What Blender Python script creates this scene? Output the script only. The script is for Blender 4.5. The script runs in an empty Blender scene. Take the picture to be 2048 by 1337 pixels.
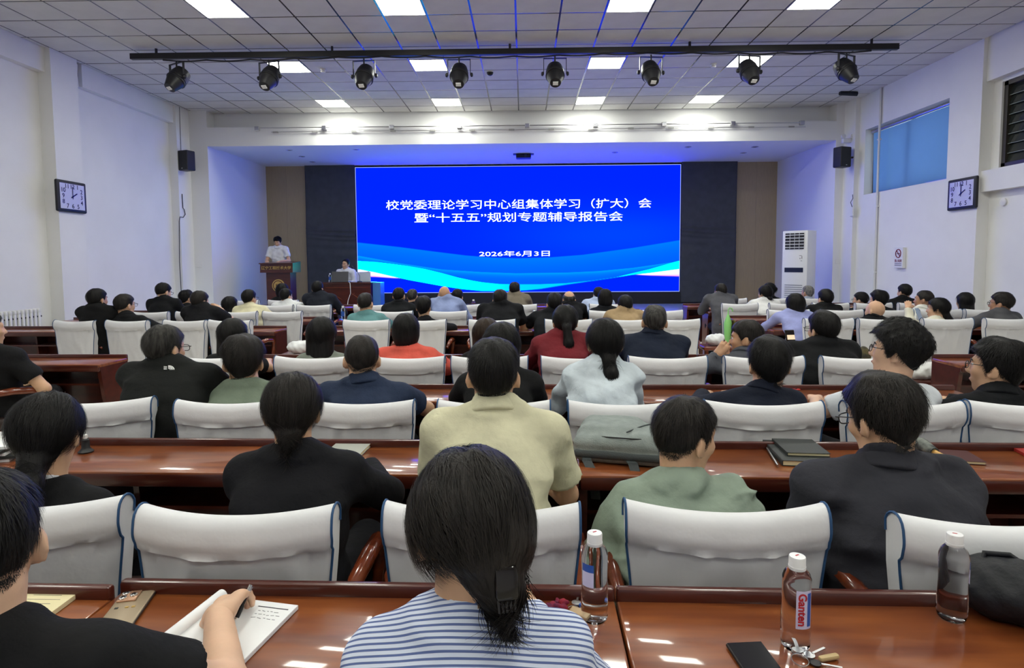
import bpy, bmesh, math, random
import numpy as np
from mathutils import Vector, Matrix

random.seed(7); np.random.seed(7)
scene = bpy.context.scene
COL = scene.collection
PI = math.pi

# ------------------------------------------------------------------ camera
FPX, CYP, ZC = 1211.1, 605.0, 1.57
YAW, PIT, ROL = -0.0191, 0.0684, -0.0065
_c, _s = math.cos(YAW), math.sin(YAW)
_r = np.array([_c, -_s, 0.]); _f = np.array([_s, _c, 0.]); _u = np.array([0, 0, 1.])
CF = _f*math.cos(PIT) - _u*math.sin(PIT); CU = _f*math.sin(PIT) + _u*math.cos(PIT)
CR = _r*math.cos(ROL) + CU*math.sin(ROL); CU = -_r*math.sin(ROL) + CU*math.cos(ROL)
cam = bpy.data.cameras.new('camera'); camo = bpy.data.objects.new('camera', cam); COL.objects.link(camo)
M = Matrix.Identity(4)
for k in range(3):
    M[k][0], M[k][1], M[k][2] = CR[k], CU[k], -CF[k]
M[2][3] = ZC
camo.matrix_world = M
cam.sensor_width = 36.0; cam.lens = FPX/2048*36; cam.shift_y = -(668.5-CYP)/2048
cam.clip_start = .02; cam.clip_end = 200
scene.camera = camo
def at(x, y, Y):                      # point of the room at depth Y seen at photo pixel (x, y)
    d = CF + CR*(x-1024)/FPX + CU*(CYP-y)/FPX
    return Vector((d[0]*Y/d[1], Y, ZC + d[2]*Y/d[1]))
def atz(x, y, z):
    d = CF + CR*(x-1024)/FPX + CU*(CYP-y)/FPX
    t = (z-ZC)/d[2]
    return Vector((d[0]*t, d[1]*t, z))
def atx(x, y, X):
    d = CF + CR*(x-1024)/FPX + CU*(CYP-y)/FPX
    t = X/d[0]
    return Vector((X, d[1]*t, ZC + d[2]*t))

# ------------------------------------------------------------------ world, exposure
w = bpy.data.worlds.new('world'); scene.world = w; w.use_nodes = True
w.node_tree.nodes['Background'].inputs[0].default_value = (.62, .78, 1, 1)
w.node_tree.nodes['Background'].inputs[1].default_value = 1.4
vs = scene.view_settings
vs.view_transform = 'Standard'; vs.look = 'None'; vs.gamma = 1; vs.use_curve_mapping = False
vs.exposure = 0.4
PANEL = 23.0          # radiance of the ceiling light panels
SCREEN = 2.5          # radiance of the LED wall

# ------------------------------------------------------------------ materials
MATS = {}
def lin(c):
    return tuple((v/255/12.92 if v/255 <= .04045 else ((v/255+.055)/1.055)**2.4) for v in c)
def mat(name, col, rough=.6, metal=0, vary=0, vscale=6, bump=0, bscale=60, coat=0, sheen=0, trans=0, ior=1.45, spec=.5, stretch=(1, 1, 1), col2=None, sss=0, emit=None, estr=0, alpha=1):
    if name in MATS: return MATS[name]
    m = bpy.data.materials.new(name); m.use_nodes = True; MATS[name] = m
    nt = m.node_tree; b = nt.nodes['Principled BSDF']; I = b.inputs
    if len(col) == 3: col = tuple(col)+(1,)
    I['Base Color'].default_value = col
    I['Roughness'].default_value = rough; I['Metallic'].default_value = metal
    I['Specular IOR Level'].default_value = spec; I['IOR'].default_value = ior
    I['Coat Weight'].default_value = coat; I['Coat Roughness'].default_value = .06
    I['Sheen Weight'].default_value = sheen; I['Transmission Weight'].default_value = trans
    I['Subsurface Weight'].default_value = sss; I['Subsurface Radius'].default_value = (.02, .008, .005)
    if emit: I['Emission Color'].default_value = tuple(emit)+(1,); I['Emission Strength'].default_value = estr
    if vary or bump or col2:
        tc = nt.nodes.new('ShaderNodeTexCoord'); mp = nt.nodes.new('ShaderNodeMapping')
        mp.inputs['Scale'].default_value = stretch
        nt.links.new(tc.outputs['Object'], mp.inputs['Vector'])
    if vary or col2:
        n = nt.nodes.new('ShaderNodeTexNoise'); n.inputs['Scale'].default_value = vscale; n.inputs['Detail'].default_value = 5
        nt.links.new(mp.outputs[0], n.inputs['Vector'])
        mx = nt.nodes.new('ShaderNodeMix'); mx.data_type = 'RGBA'
        c2 = tuple(col2)+(1,) if col2 else tuple(min(1, v*(1+vary)) for v in col[:3])+(1,)
        c1 = col if col2 else tuple(v*(1-vary) for v in col[:3])+(1,)
        mx.inputs['A'].default_value = c1; mx.inputs['B'].default_value = c2
        rp = nt.nodes.new('ShaderNodeMapRange'); rp.inputs[1].default_value = .35; rp.inputs[2].default_value = .65
        nt.links.new(n.outputs['Fac'], rp.inputs[0]); nt.links.new(rp.outputs[0], mx.inputs['Factor'])
        nt.links.new(mx.outputs['Result'], I['Base Color'])
    if bump:
        n2 = nt.nodes.new('ShaderNodeTexNoise'); n2.inputs['Scale'].default_value = bscale; n2.inputs['Detail'].default_value = 4
        nt.links.new(mp.outputs[0], n2.inputs['Vector'])
        bp = nt.nodes.new('ShaderNodeBump'); bp.inputs['Strength'].default_value = bump; bp.inputs['Distance'].default_value = .01
        nt.links.new(n2.outputs['Fac'], bp.inputs['Height']); nt.links.new(bp.outputs[0], I['Normal'])
    return m
def emat(name, col, s):
    if name in MATS: return MATS[name]
    m = bpy.data.materials.new(name); m.use_nodes = True; MATS[name] = m
    nt = m.node_tree; nt.nodes.remove(nt.nodes['Principled BSDF'])
    e = nt.nodes.new('ShaderNodeEmission'); e.inputs[0].default_value = tuple(col)+(1,); e.inputs[1].default_value = s
    nt.links.new(e.outputs[0], nt.nodes['Material Output'].inputs[0]); return m
plaster = mat('plaster', (.80, .80, .785), .75, vary=.025, vscale=1.5, bump=.08, bscale=40)
plaster_w = mat('plaster_stage', (.80, .80, .80), .7, bump=.05, bscale=40)
tile_m = mat('ceiling_tile', (.66, .655, .64), .85, vary=.04, vscale=3, bump=.15, bscale=250)
tbar_m = mat('ceiling_bar', (.02, .02, .022), .2, spec=.5, ior=1.9)
floor_m = mat('floor_tile', (.60, .55, .46), .2, vary=.05, vscale=3)
grout_m = mat('grout', (.22, .2, .18), .8)
woodwall_m = mat('wall_panel_wood', lin((172, 154, 118)), .5, vary=.06, vscale=4, stretch=(30, 30, 1))
drape_m = mat('drape', lin((66, 70, 74)), .6, vary=.1, bump=.1, bscale=300)
black_m = mat('black_plastic', (.012, .012, .014), .45)
blackgloss_m = mat('black_gloss', (.01, .01, .012), .12)
white_m = mat('white_plastic', (.78, .78, .77), .35)
steel_m = mat('steel', (.55, .55, .56), .3, metal=1)
chrome_m = mat('chrome', (.8, .8, .8), .1, metal=1)
gold_m = mat('gold', lin((196, 164, 96)), .35, metal=.7)
glass_m = mat('clear_glass', (.95, .98, 1), .02, trans=1, ior=1.45)
carpet_m = mat('stage_floor', lin((150, 152, 158)), .22, vary=.05)
riser_m = mat('stage_riser', lin((176, 150, 122)), .5, vary=.12, vscale=40)
def wood(name, c1, c2, rough=.22, coat=.5):
    return mat(name, c1, rough, vscale=2.2, col2=c2, stretch=(1.2, 9, 9), coat=coat, spec=.5)
desk_m = wood('desk_top_wood', lin((108, 52, 26)), lin((146, 82, 40)), .3, .65)
deskdark_m = wood('desk_dark_wood', lin((64, 24, 16)), lin((80, 32, 22)), .3, .3)
arm_m = wood('arm_wood', lin((96, 42, 24)), lin((126, 58, 32)), .2, .6)

# ------------------------------------------------------------------ mesh helpers
class MB:
    def __init__(s): s.v = []; s.f = []
    def add(s, vs, fs):
        n = len(s.v); s.v += [tuple(map(float, p)) for p in vs]; s.f += [tuple(n+i for i in f) for f in fs]; return s
    def box(s, c, d, R=None):
        x, y, z = d[0]/2, d[1]/2, d[2]/2
        P = [(-x,-y,-z),(x,-y,-z),(x,y,-z),(-x,y,-z),(-x,-y,z),(x,-y,z),(x,y,z),(-x,y,z)]
        if R is not None: P = [tuple(R @ Vector(p)) for p in P]
        P = [(p[0]+c[0], p[1]+c[1], p[2]+c[2]) for p in P]
        return s.add(P, [(0,3,2,1),(4,5,6,7),(0,1,5,4),(1,2,6,5),(2,3,7,6),(3,0,4,7)])
    def b(s, x0, x1, y0, y1, z0, z1): return s.box(((x0+x1)/2,(y0+y1)/2,(z0+z1)/2), (abs(x1-x0),abs(y1-y0),abs(z1-z0)))
    def rbox(s, c, d, r, R=None, n=2):            # box with rounded vertical edges and chamfered top/bottom
        x, y, z = d[0]/2, d[1]/2, d[2]/2; r = min(r, x*.98, y*.98, z*.98)
        ring = []
        for (cx, cy, a0) in ((x-r,y-r,0),(-x+r,y-r,90),(-x+r,-y+r,180),(x-r,-y+r,270)):
            for k in range(n+1):
                a = math.radians(a0+90*k/n); ring.append((cx, cy, math.cos(a), math.sin(a)))
        P = []; N = len(ring)
        for zz, q in ((-z, 0), (-z+r*.3, .7), (-z+r, 1), (z-r, 1), (z-r*.3, .7), (z, 0)):
            for (cx, cy, ca, sa) in ring: P.append((cx+r*q*ca, cy+r*q*sa, zz))
        F = []
        for k in range(5):
            for i in range(N): F.append((k*N+i, k*N+(i+1)%N, (k+1)*N+(i+1)%N, (k+1)*N+i))
        F.append(tuple(range(N-1, -1, -1))); F.append(tuple(range(5*N, 6*N)))
        if R is not None: P = [tuple(R @ Vector(p)) for p in P]
        return s.add([(p[0]+c[0], p[1]+c[1], p[2]+c[2]) for p in P], F)
    def tube(s, pts, r, n=8, cap=True):
        pts = [Vector(p) for p in pts]; m = len(pts)
        rs = r if hasattr(r, '__len__') else [r]*m
        base = len(s.v); up = None
        for i, p in enumerate(pts):
            t = (pts[min(i+1, m-1)]-pts[max(i-1, 0)]).normalized()
            if up is None: up = t.orthogonal().normalized()
            up = (up-t*up.dot(t)).normalized(); sd = t.cross(up)
            for k in range(n):
                a = 2*PI*k/n; q = p+(up*math.cos(a)+sd*math.sin(a))*rs[i]; s.v.append(tuple(q))
        for i in range(m-1):
            for k in range(n): s.f.append((base+i*n+k, base+i*n+(k+1)%n, base+(i+1)*n+(k+1)%n, base+(i+1)*n+k))
        if cap:
            s.f.append(tuple(base+k for k in range(n-1, -1, -1))); s.f.append(tuple(base+(m-1)*n+k for k in range(n)))
        return s
    def lathe(s, prof, n=20, c=(0, 0, 0), R=None):     # prof: (r, z)
        P = []; F = []
        for (r, z) in prof:
            for k in range(n):
                a = 2*PI*k/n; P.append((r*math.cos(a), r*math.sin(a), z))
        m = len(prof)
        for i in range(m-1):
            for k in range(n): F.append((i*n+k, i*n+(k+1)%n, (i+1)*n+(k+1)%n, (i+1)*n+k))
        F.append(tuple(range(n-1, -1, -1))); F.append(tuple((m-1)*n+k for k in range(n)))
        if R is not None: P = [tuple(R @ Vector(p)) for p in P]
        return s.add([(p[0]+c[0], p[1]+c[1], p[2]+c[2]) for p in P], F)
    def prism(s, poly, a0, a1, axis='y'):              # poly in the two other axes
        n = len(poly)
        def pt(p, a): return {'y': (p[0], a, p[1]), 'x': (a, p[0], p[1]), 'z': (p[0], p[1], a)}[axis]
        return s.add([pt(p, a0) for p in poly]+[pt(p, a1) for p in poly],
                     [tuple(range(n)), tuple(range(2*n-1, n-1, -1))]+[(i, n+i, n+(i+1)%n, (i+1)%n) for i in range(n)])
    def grid(s, X, Y, Z):                              # 2-D arrays
        h, wd = X.shape; n = len(s.v)
        s.v += list(zip(X.ravel().tolist(), Y.ravel().tolist(), Z.ravel().tolist()))
        s.f += [(n+i*wd+j, n+i*wd+j+1, n+(i+1)*wd+j+1, n+(i+1)*wd+j) for i in range(h-1) for j in range(wd-1)]
        return s
    def mesh(s, name, m, smooth=None):
        me = bpy.data.meshes.new(name); me.from_pydata(s.v, [], s.f); me.materials.append(m)
        bm = bmesh.new(); bm.from_mesh(me); bmesh.ops.recalc_face_normals(bm, faces=bm.faces); bm.to_mesh(me); bm.free()
        if smooth is not None:
            me.shade_smooth()
            if smooth < 180: me.set_sharp_from_angle(angle=math.radians(smooth))
        return me
    def build(s, name, m, parent=None, smooth=None, loc=None):
        return link(name, s.mesh(name, m, smooth), parent, loc)
def link(name, data, parent=None, loc=None, rz=0):
    o = bpy.data.objects.new(name, data); COL.objects.link(o)
    if parent is not None: o.parent = parent
    if loc is not None: o.location = loc
    if rz: o.rotation_euler = (0, 0, rz)
    return o
def tag(o, label=None, cat=None, group=None, kind=None):
    if label: o['label'] = label
    if cat: o['category'] = cat
    if group: o['group'] = group
    if kind: o['kind'] = kind
    return o
def thing(name, label, cat, loc=(0, 0, 0), rz=0, group=None):
    o = link(name, None, None, loc, rz); o.empty_display_size = .1
    return tag(o, label, cat, group)
def copy_tree(o, parent=None):
    c = o.copy(); COL.objects.link(c); c.parent = parent
    for ch in list(o.children): copy_tree(ch, c)
    return c
def struct(name, mb, m, parent=None, smooth=None):
    o = mb.build(name, m, parent, smooth)
    if parent is None: o['kind'] = 'structure'
    return o
def text_mesh(name, body, size, m, parent=None, M4=None, depth=.002, spacing=1.0, xscale=1.0, width=None, align='CENTER', offset=0.0):
    cu = bpy.data.curves.new(name, 'FONT'); cu.body = body; cu.size = size; cu.align_x = align; cu.align_y = 'CENTER'
    cu.extrude = depth; cu.space_character = spacing; cu.offset = offset; cu.resolution_u = 3
    t = bpy.data.objects.new(name, cu); COL.objects.link(t)
    dg = bpy.context.evaluated_depsgraph_get(); me = bpy.data.meshes.new_from_object(t.evaluated_get(dg))
    bpy.data.objects.remove(t); bpy.data.curves.remove(cu)
    if len(me.vertices):
        xs = [v.co.x for v in me.vertices]; ww = max(xs)-min(xs)
        k = (width/ww) if width else xscale
        for v in me.vertices: v.co.x *= k
    me.materials.clear(); me.materials.append(m)
    o = link(name, me, parent)
    if M4 is not None: o.matrix_local = M4
    return o
def frame_mat(o, ex, ey):             # local matrix with x along ex, y along ey
    ex = Vector(ex).normalized(); ey = Vector(ey).normalized(); ez = ex.cross(ey)
    m = Matrix.Identity(4)
    for k in range(3): m[k][0], m[k][1], m[k][2], m[k][3] = ex[k], ey[k], ez[k], o[k]
    return m

# ------------------------------------------------------------------ room shell
HC = 4.897
GX, GY, G = -.086, 7.82, .6           # ceiling grid origin and pitch
XL, XR, YBACK, YF, YS, YB = -7.5, 7.26, -4.5, 13.4, 12.11, 16.5
SH = .40                              # stage height
XSL, XSR, ZST = -6.935, 6.76, 4.15
fl = struct('floor', MB().b(XL-.3, XR+.3, YBACK, YS, -.12, -.012), grout_m)
tm = MB().rbox((0, 0, -.006), (.794, .794, .012), .003, n=1).mesh('floor_tile', floor_m)
for i in range(-9, 9):
    for j in range(4, 15):
        if abs((i+.5)*.8) < 7.2: link('floor_tile', tm, fl, ((i+.5)*.8, (j+.5)*.8+.1, 0))
r = MB()
for i in range(-9, 9):
    for j in range(-6, 4): r.b(i*.8+.003, (i+1)*.8-.003, j*.8+.103, (j+1)*.8+.097, -.012, 0)
o = r.build('tile_field', floor_m, fl); o['kind'] = 'stuff'

ce = struct('ceiling', MB().b(XL-.2, XR+.2, YBACK, YF+.4, HC+.06, HC+.2), plaster)
LCOL = (-7, -3, 2, 6); LROW = (8, 4, 0, -4, -8, -12, -16)
XCL, XCR = -7.38, 7.05
tmesh = {}
def tile(x0, x1, y0, y1):
    k = (round(x1-x0, 3), round(y1-y0, 3))
    if k not in tmesh:
        tmesh[k] = MB().rbox((0, 0, .009), (k[0]-.024, k[1]-.030, .018), .004, n=1).mesh('ceiling_tile', tile_m)
    link('ceiling_tile', tmesh[k], ce, ((x0+x1)/2, (y0+y1)/2, HC+random.uniform(-.0015, .0015)))
rear = MB()
for j in range(-21, 10):
    for i in range(-13, 12):
        x0, x1 = max(GX+G*i, XCL), min(GX+G*(i+1), XCR)
        y0, y1 = GY+G*j, min(GY+G*(j+1), 13.7)
        if x1-x0 < .05: continue
        if i in LCOL and j in LROW: continue
        if j >= -1: tile(x0, x1, y0, y1)
        else: rear.box(((x0+x1)/2, (y0+y1)/2, HC+.009), (x1-x0-.024, y1-y0-.030, .018))
o = rear.build('ceiling_tile_field', tile_m, ce); o['kind'] = 'stuff'
for i in range(-12, 12):
    MB().b(GX+G*i-.018, GX+G*i+.018, YBACK, 13.7, HC+.003, HC+.03).build('ceiling_bar', tbar_m, ce)
for j in range(-20, 10):
    MB().b(XCL, XCR, GY+G*j-.02, GY+G*j+.02, HC+.0045, HC+.028).build('ceiling_crossbar', tbar_m, ce)
panel_m = emat('light_panel', (.985, 1, .90), PANEL)
pf = MB()
for (a, b_, c_, d_) in ((-.29, .29, -.29, -.278), (-.29, .29, .278, .29), (-.29, -.278, -.278, .278), (.278, .29, -.278, .278)): pf.b(a, b_, c_, d_, -.004, .012)
pfm = pf.mesh('panel_frame', white_m); pdm = MB().b(-.278, .278, -.278, .278, 0, .006).mesh('diffuser', panel_m)
wn = {-4: 'one row behind the picture top', -8: 'above the nearest desks', -12: 'above the camera', -16: 'behind the camera'}
cn = {-7: 'leftmost column', -3: 'second column from left', 2: 'third column from left', 6: 'rightmost column'}
rn = {8: 'row nearest the stage', 4: 'row just past the spotlight bar', 0: 'row at the top edge of the picture'}
for i in LCOL:
    for j in LROW:
        t = thing('ceiling_light', 'square ceiling panel light, %s, %s' % (cn[i], rn.get(j) or wn[j]), 'ceiling light', (GX+G*(i+.5), GY+G*(j+.5), HC), 0, 'ceiling panel lights')
        link('panel_frame', pfm, t); link('diffuser', pdm, t)

# left wall: recessed bays between pillars, beam along the top
wl = MB(); wl.b(XL-.25, XL, YBACK, YF+.4, -.1, HC+.1)
struct('wall_left', wl, plaster)
for k, (y0, y1) in enumerate(((9.45, 10.02), (5.2, 5.77), (.95, 1.52), (-3.3, -2.73))):
    struct('pillar_left_%d' % (k+1), MB().b(XL-.1, -7.29, y0, y1, -.05, HC+.05), plaster)
struct('pillar_left_5', MB().b(XL-.1, -7.33, 12.9, YF+.35, -.05, HC+.05), plaster)
for k, (y0, y1) in enumerate(((10.25, 12.9), (5.77, 9.45), (1.52, 5.2), (-2.73, .95))):
    struct('trim_%d' % (k+1), MB().b(XL-.1, -7.38, y0, y1, 4.53, HC+.05), plaster)
struct('baseboard_left', MB().b(XL-.02, -7.42, 9.45, 12.9, .55, .64), plaster)
# right wall: flush panel with a window, recessed bay nearer the camera
W1 = (10.29, 12.74, 2.88, 4.2); W2 = (6.2, 9.42, 2.93, 4.2)
XP = 7.02; XB = 7.2
wr = MB()
wr.b(XP, XR+.25, 9.58, W1[0], -.1, HC+.1); wr.b(XP, XR+.25, W1[1], 12.96, -.1, HC+.1)
wr.b(XP, XR+.25, W1[0], W1[1], -.1, W1[2]); wr.b(XP, XR+.25, W1[0], W1[1], W1[3], HC+.1)
wr.b(XB, XR+.25, W2[1], 9.58, -.1, HC+.1)
wr.b(XB, XR+.25, YBACK, W2[0], -.1, HC+.1); wr.b(XB, XR+.25, W2[0], W2[1], -.1, W2[2]); wr.b(XB, XR+.25, W2[0], W2[1], W2[3], HC+.1)
struct('wall_right', wr, plaster)
struct('pillar_right_1', MB().b(6.93, XR+.2, 12.96, YF+.35, -.05, HC+.05), plaster)
struct('trim_6', MB().b(7.08, XB+.05, YBACK, 9.58, 4.25, HC+.05), plaster)
struct('trim_7', MB().b(7.06, XB+.05, YBACK, 9.58, 2.58, 2.9), plaster)
struct('wall_back', MB().b(XL-.3, XR+.3, YBACK-.2, YBACK, -.1, HC+.2), plaster)
# stage front wall with the opening
wf = MB()
wf.b(XL-.2, XSL, YF, YB+.3, -.1, HC+.1); wf.b(XSR, XR+.2, YF, YB+.3, -.1, HC+.1)
wf.b(XSL, XSR, YF, YF+.5, 4.125, 4.535)
struct('wall_front', wf, plaster_w)
struct('wall_upper_front', MB().b(XL, XR, 13.72, 13.95, 4.4, HC+.1), plaster_w)
struct('ceiling_stage', MB().b(XSL, XSR, YF+.49, YB+.3, 4.15, 4.5), plaster_w)
struct('wall_stage', MB().b(XSL-.1, XSR+.1, YB, YB+.25, .2, 4.4), black_m)
sf = struct('stage_platform', MB().b(XSL, XSR, YS+.02, YB+.1, -.1, SH), carpet_m)
sr = MB(); 
for k in range(-6, 7): sr.b(k*1.1-.547, k*1.1+.547, YS, YS+.03, 0, SH-.02)
for k in range(-6, 7): MB().b(k*1.1-.547, k*1.1+.547, YS, YS+.03, 0, SH-.02).build('riser_panel', riser_m, sf)
MB().b(-7.2, 7.0, YS-.02, YS+.05, SH-.02, SH+.004).build('stage_nosing', carpet_m, sf)
# wooden panels either side of the LED wall
for k, (x0, x1) in enumerate(((XSL, -5.84), (5.66, XSR))):
    n = 2
    p = link('wall_stage_panel_%d' % (k+1), None); p['kind'] = 'structure'
    for q in range(n):
        a = x0+(x1-x0)*q/n; b_ = x0+(x1-x0)*(q+1)/n
        MB().b(a+.0015, b_-.0015, YB-.09, YB+.01, SH, 4.16).build('wood_panel', woodwall_m, p)
# window 1 with a blue blind, window 2 with dark louvres
alu_m = mat('window_frame', lin((96, 92, 88)), .4, metal=.6)
blind_m = mat('blue_blind', lin((118, 160, 208)), .7, vary=.06, vscale=1.2, bump=.1, bscale=8)
nt = blind_m.node_tree; pb = nt.nodes['Principled BSDF']; tr = nt.nodes.new('ShaderNodeBsdfTranslucent'); tr.inputs[0].default_value = lin((120, 165, 215))+(1,)
ms = nt.nodes.new('ShaderNodeMixShader'); ms.inputs[0].default_value = .5
nt.links.new(pb.outputs[0], ms.inputs[1]); nt.links.new(tr.outputs[0], ms.inputs[2]); nt.links.new(ms.outputs[0], nt.nodes['Material Output'].inputs[0])
w1 = link('window_1', None, None, (XP+.15, (W1[0]+W1[1])/2, 3.54)); w1['kind'] = 'structure'
hw, hh = (W1[1]-W1[0])/2, (W1[3]-W1[2])/2
f = MB()
for y in (-hw+.025, 0, hw-.025): f.b(.02, .08, y-.025, y+.025, -hh, hh)
f.b(.02, .08, -hw, hw, -hh, -hh+.05); f.b(.02, .08, -hw, hw, hh-.05, hh)
f.build('window_frame', alu_m, w1)
for s_ in (-1, 1): MB().b(.045, .051, s_*hw/2-hw/2+.02, s_*hw/2+hw/2-.02, -hh+.03, hh-.03).build('pane', glass_m, w1)
b1 = thing('roller_blind', 'blue roller blind drawn over the far window on the right wall', 'blind', (XP+.11, (W1[0]+W1[1])/2-.0, 3.54))
yy, zz = np.meshgrid(np.linspace(-hw+.02, hw-.14, 60), np.linspace(-hh+.02, hh-.1, 30))
MB().grid(.012*np.sin(yy*3.1+zz*2)+.012*np.exp(-((yy-.85)/.1)**2)-.01, yy, zz).build('blind_cloth', blind_m, b1, 180)
MB().b(-.012, .012, -hw+.02, hw-.14, -hh, -hh+.025).build('bottom_bar', steel_m, b1)
MB().tube([(0, -hw+.02, hh-.06), (0, hw-.05, hh-.06)], .035, 10).build('roller_tube', steel_m, b1, 40)
w2 = link('window_2', None, None, (XB+.05, (W2[0]+W2[1])/2, 3.565)); w2['kind'] = 'structure'
hw2, hh2 = (W2[1]-W2[0])/2, (W2[3]-W2[2])/2
f = MB()
for y in (-hw2+.04, -hw2/3, hw2/3, hw2-.04): f.b(-.02, .1, y-.035, y+.035, -hh2, hh2)
f.b(-.02, .1, -hw2, hw2, -hh2, -hh2+.06); f.b(-.02, .1, -hw2, hw2, hh2-.06, hh2)
f.build('window_frame', mat('dark_frame', lin((70, 66, 60)), .35, metal=.5), w2)
louv_m = mat('louvre_glass', lin((44, 48, 44)), .08, spec=.6); ledge_m = mat('louvre_edge', lin((150, 160, 150)), .3)
Rl = Matrix.Rotation(math.radians(14), 3, 'Y')
for y0, y1 in ((-hw2+.075, -hw2/3-.035), (-hw2/3+.035, hw2/3-.035), (hw2/3+.035, hw2-.075)):
    for k in range(8):
        MB().box((.03, (y0+y1)/2, -hh2+.13+k*.143), (.006, y1-y0, .15), Rl).build('louvre_pane', louv_m, w2)
        MB().box((.03-.018, (y0+y1)/2, -hh2+.13+k*.143-.074), (.008, y1-y0, .006)).build('louvre_edge', ledge_m, w2)
MB().b(.15, .17, -hw2, hw2, -hh2, hh2).build('sky_block_sheet', mat('sky_block', lin((60, 70, 72)), .5), w2)  # added dark sheet that keeps the sky from showing between the louvres
# ------------------------------------------------------------------ LED wall, drapes, stage fittings
SX0, SX1, SZ0, SZ1 = -4.48, 4.18, .73, 4.085
YSC = YB-.16
def sstep(a, b, x): t = np.clip((x-a)/(b-a), 0, 1); return t*t*(3-2*t)
def screen_colors(u, v):
    def cv(xs, ys): return np.interp(u, [(x-48)/1930 for x in xs], [(763-y)/745 for y in ys])
    X2 = [58, 300, 500, 700, 850, 1000, 1200, 1400, 1700, 1972]
    e2 = cv(X2, [460, 488, 515, 541, 554, 560, 556, 542, 503, 460])
    e3 = cv([58, 300, 560, 800, 1000, 1300, 1500, 1700, 1972], [540, 585, 625, 642, 650, 648, 640, 622, 585])
    cu = cv([58, 150, 250, 350, 450, 550, 650, 740, 800, 900, 1000, 1150, 1300, 1450, 1600, 1700, 1800, 1972], [572, 578, 590, 604, 622, 646, 674, 693, 703, 713, 716, 716, 711, 697, 677, 655, 632, 584])
    cl = cv([58, 150, 250, 350, 450, 560, 680, 800, 920, 1050, 1150, 1300, 1450, 1600, 1700, 1800, 1972], [622, 640, 664, 686, 705, 726, 745, 757, 759, 755, 746, 722, 701, 680, 664, 654, 632])
    px_ = lambda d: d/745.
    col = np.zeros(u.shape+(3,))
    col[..., 2] = 1; col[..., 1] = .006+.012*np.exp(-((u-.8)/.35)**2-((v-.45)/.2)**2)
    def blend(m, c):
        for k in range(3): col[..., k] = col[..., k]*(1-m)+np.asarray(c[k])*m
    m2 = sstep(0, px_(4), e2-v)
    blend(m2*.9, (0, .03+.04*np.exp(-(e2-v)/.12), 1))
    blend(sstep(0, px_(3), e3-v)*.75, (0, .04+.12*np.exp(-(e3-v)/.02), 1))
    blend(sstep(0, px_(4), cl-v), (0, .006, .8))                          # deep blue below everything
    mc = sstep(0, px_(3), cu-v)*sstep(0, px_(3), v-cl)
    g = .85*np.exp(-(np.minimum(u/.36, (1-u)/.18))**4)+.35
    blend(mc, (0, np.clip(g, 0, 1.2)**2*1.25+.06, 1.3))
    for (x0, x1, a) in ((58, 330, 1), (1972, 1690, 1)):                      # white and pink streaks under the cyan
        t = np.clip(((u*1930+48)-x1)/(x0-x1), 0, 1)
        d = (cl-v)*745
        th = 46*t
        m = sstep(0, 3, d)*sstep(0, 8, th-d)*sstep(0, .25, t)
        q = np.clip(d/(th+1e-3), 0, 1)
        blend(m, (.6-.2*q, .6-.5*q, .9))
    return col
NXS, NZS = 640, 260
uu, vv = np.meshgrid(np.linspace(0, 1, NXS), np.linspace(0, 1, NZS))
cc = screen_colors(uu, vv)
led = thing('led_screen', 'large blue LED wall showing white Chinese meeting title on the stage', 'screen', ((SX0+SX1)/2, YSC, SZ0))
g = MB().grid((uu-.5)*(SX1-SX0), np.zeros_like(uu), vv*(SZ1-SZ0))
me = bpy.data.meshes.new('display'); me.from_pydata(g.v, [], g.f)
at_ = me.color_attributes.new('Col', 'FLOAT_COLOR', 'POINT')
at_.data.foreach_set('color', np.concatenate([cc.reshape(-1, 3), np.ones((NXS*NZS, 1))], 1).astype(np.float32).ravel())
dm = bpy.data.materials.new('led_display'); dm.use_nodes = True; nt = dm.node_tree; nt.nodes.remove(nt.nodes['Principled BSDF'])
e = nt.nodes.new('ShaderNodeEmission'); a_ = nt.nodes.new('ShaderNodeVertexColor'); a_.layer_name = 'Col'
nt.links.new(a_.outputs[0], e.inputs[0]); e.inputs[1].default_value = SCREEN; nt.links.new(e.outputs[0], nt.nodes['Material Output'].inputs[0])
me.materials.append(dm)
link('display', me, led)
MB().b((SX0-SX1)/2-.01, (SX1-SX0)/2+.01, .012, .06, -.02, SZ1-SZ0+.02).build('display_housing', black_m, led)
ed = emat('led_edge', (.35, .45, 1), 1.0)
f = MB(); hwS = (SX1-SX0)/2; hS = SZ1-SZ0
f.b(-hwS-.012, hwS+.012, -.004, .01, hS, hS+.012); f.b(-hwS-.012, -hwS, -.004, .01, 0, hS); f.b(hwS, hwS+.012, -.004, .01, 0, hS); f.b(-hwS-.012, hwS+.012, -.004, .01, -.012, 0)
f.build('display_edge', ed, led)
txt = emat('led_text', (.85, 1, 1), 1.3)
def stext(body, x0, x1, y, size):
    c = at((x0+x1)/2, y, YSC-.012)-Vector(led.location)
    ww = at(x1, y, YSC).x-at(x0, y, YSC).x
    text_mesh('title_text', body, size, txt, led, frame_mat((c.x, -.012, c.z), (1, 0, 0), (0, 0, 1)), .002, 1.0, width=ww, offset=.0015)
stext('校党委理论学习中心组集体学习（扩大）会', 771, 1302, 410, .27)
stext('暨“十五五”规划专题辅导报告会', 828, 1245, 436, .27)
stext('2026年6月3日', 960, 1101, 508.5, .165)
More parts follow.
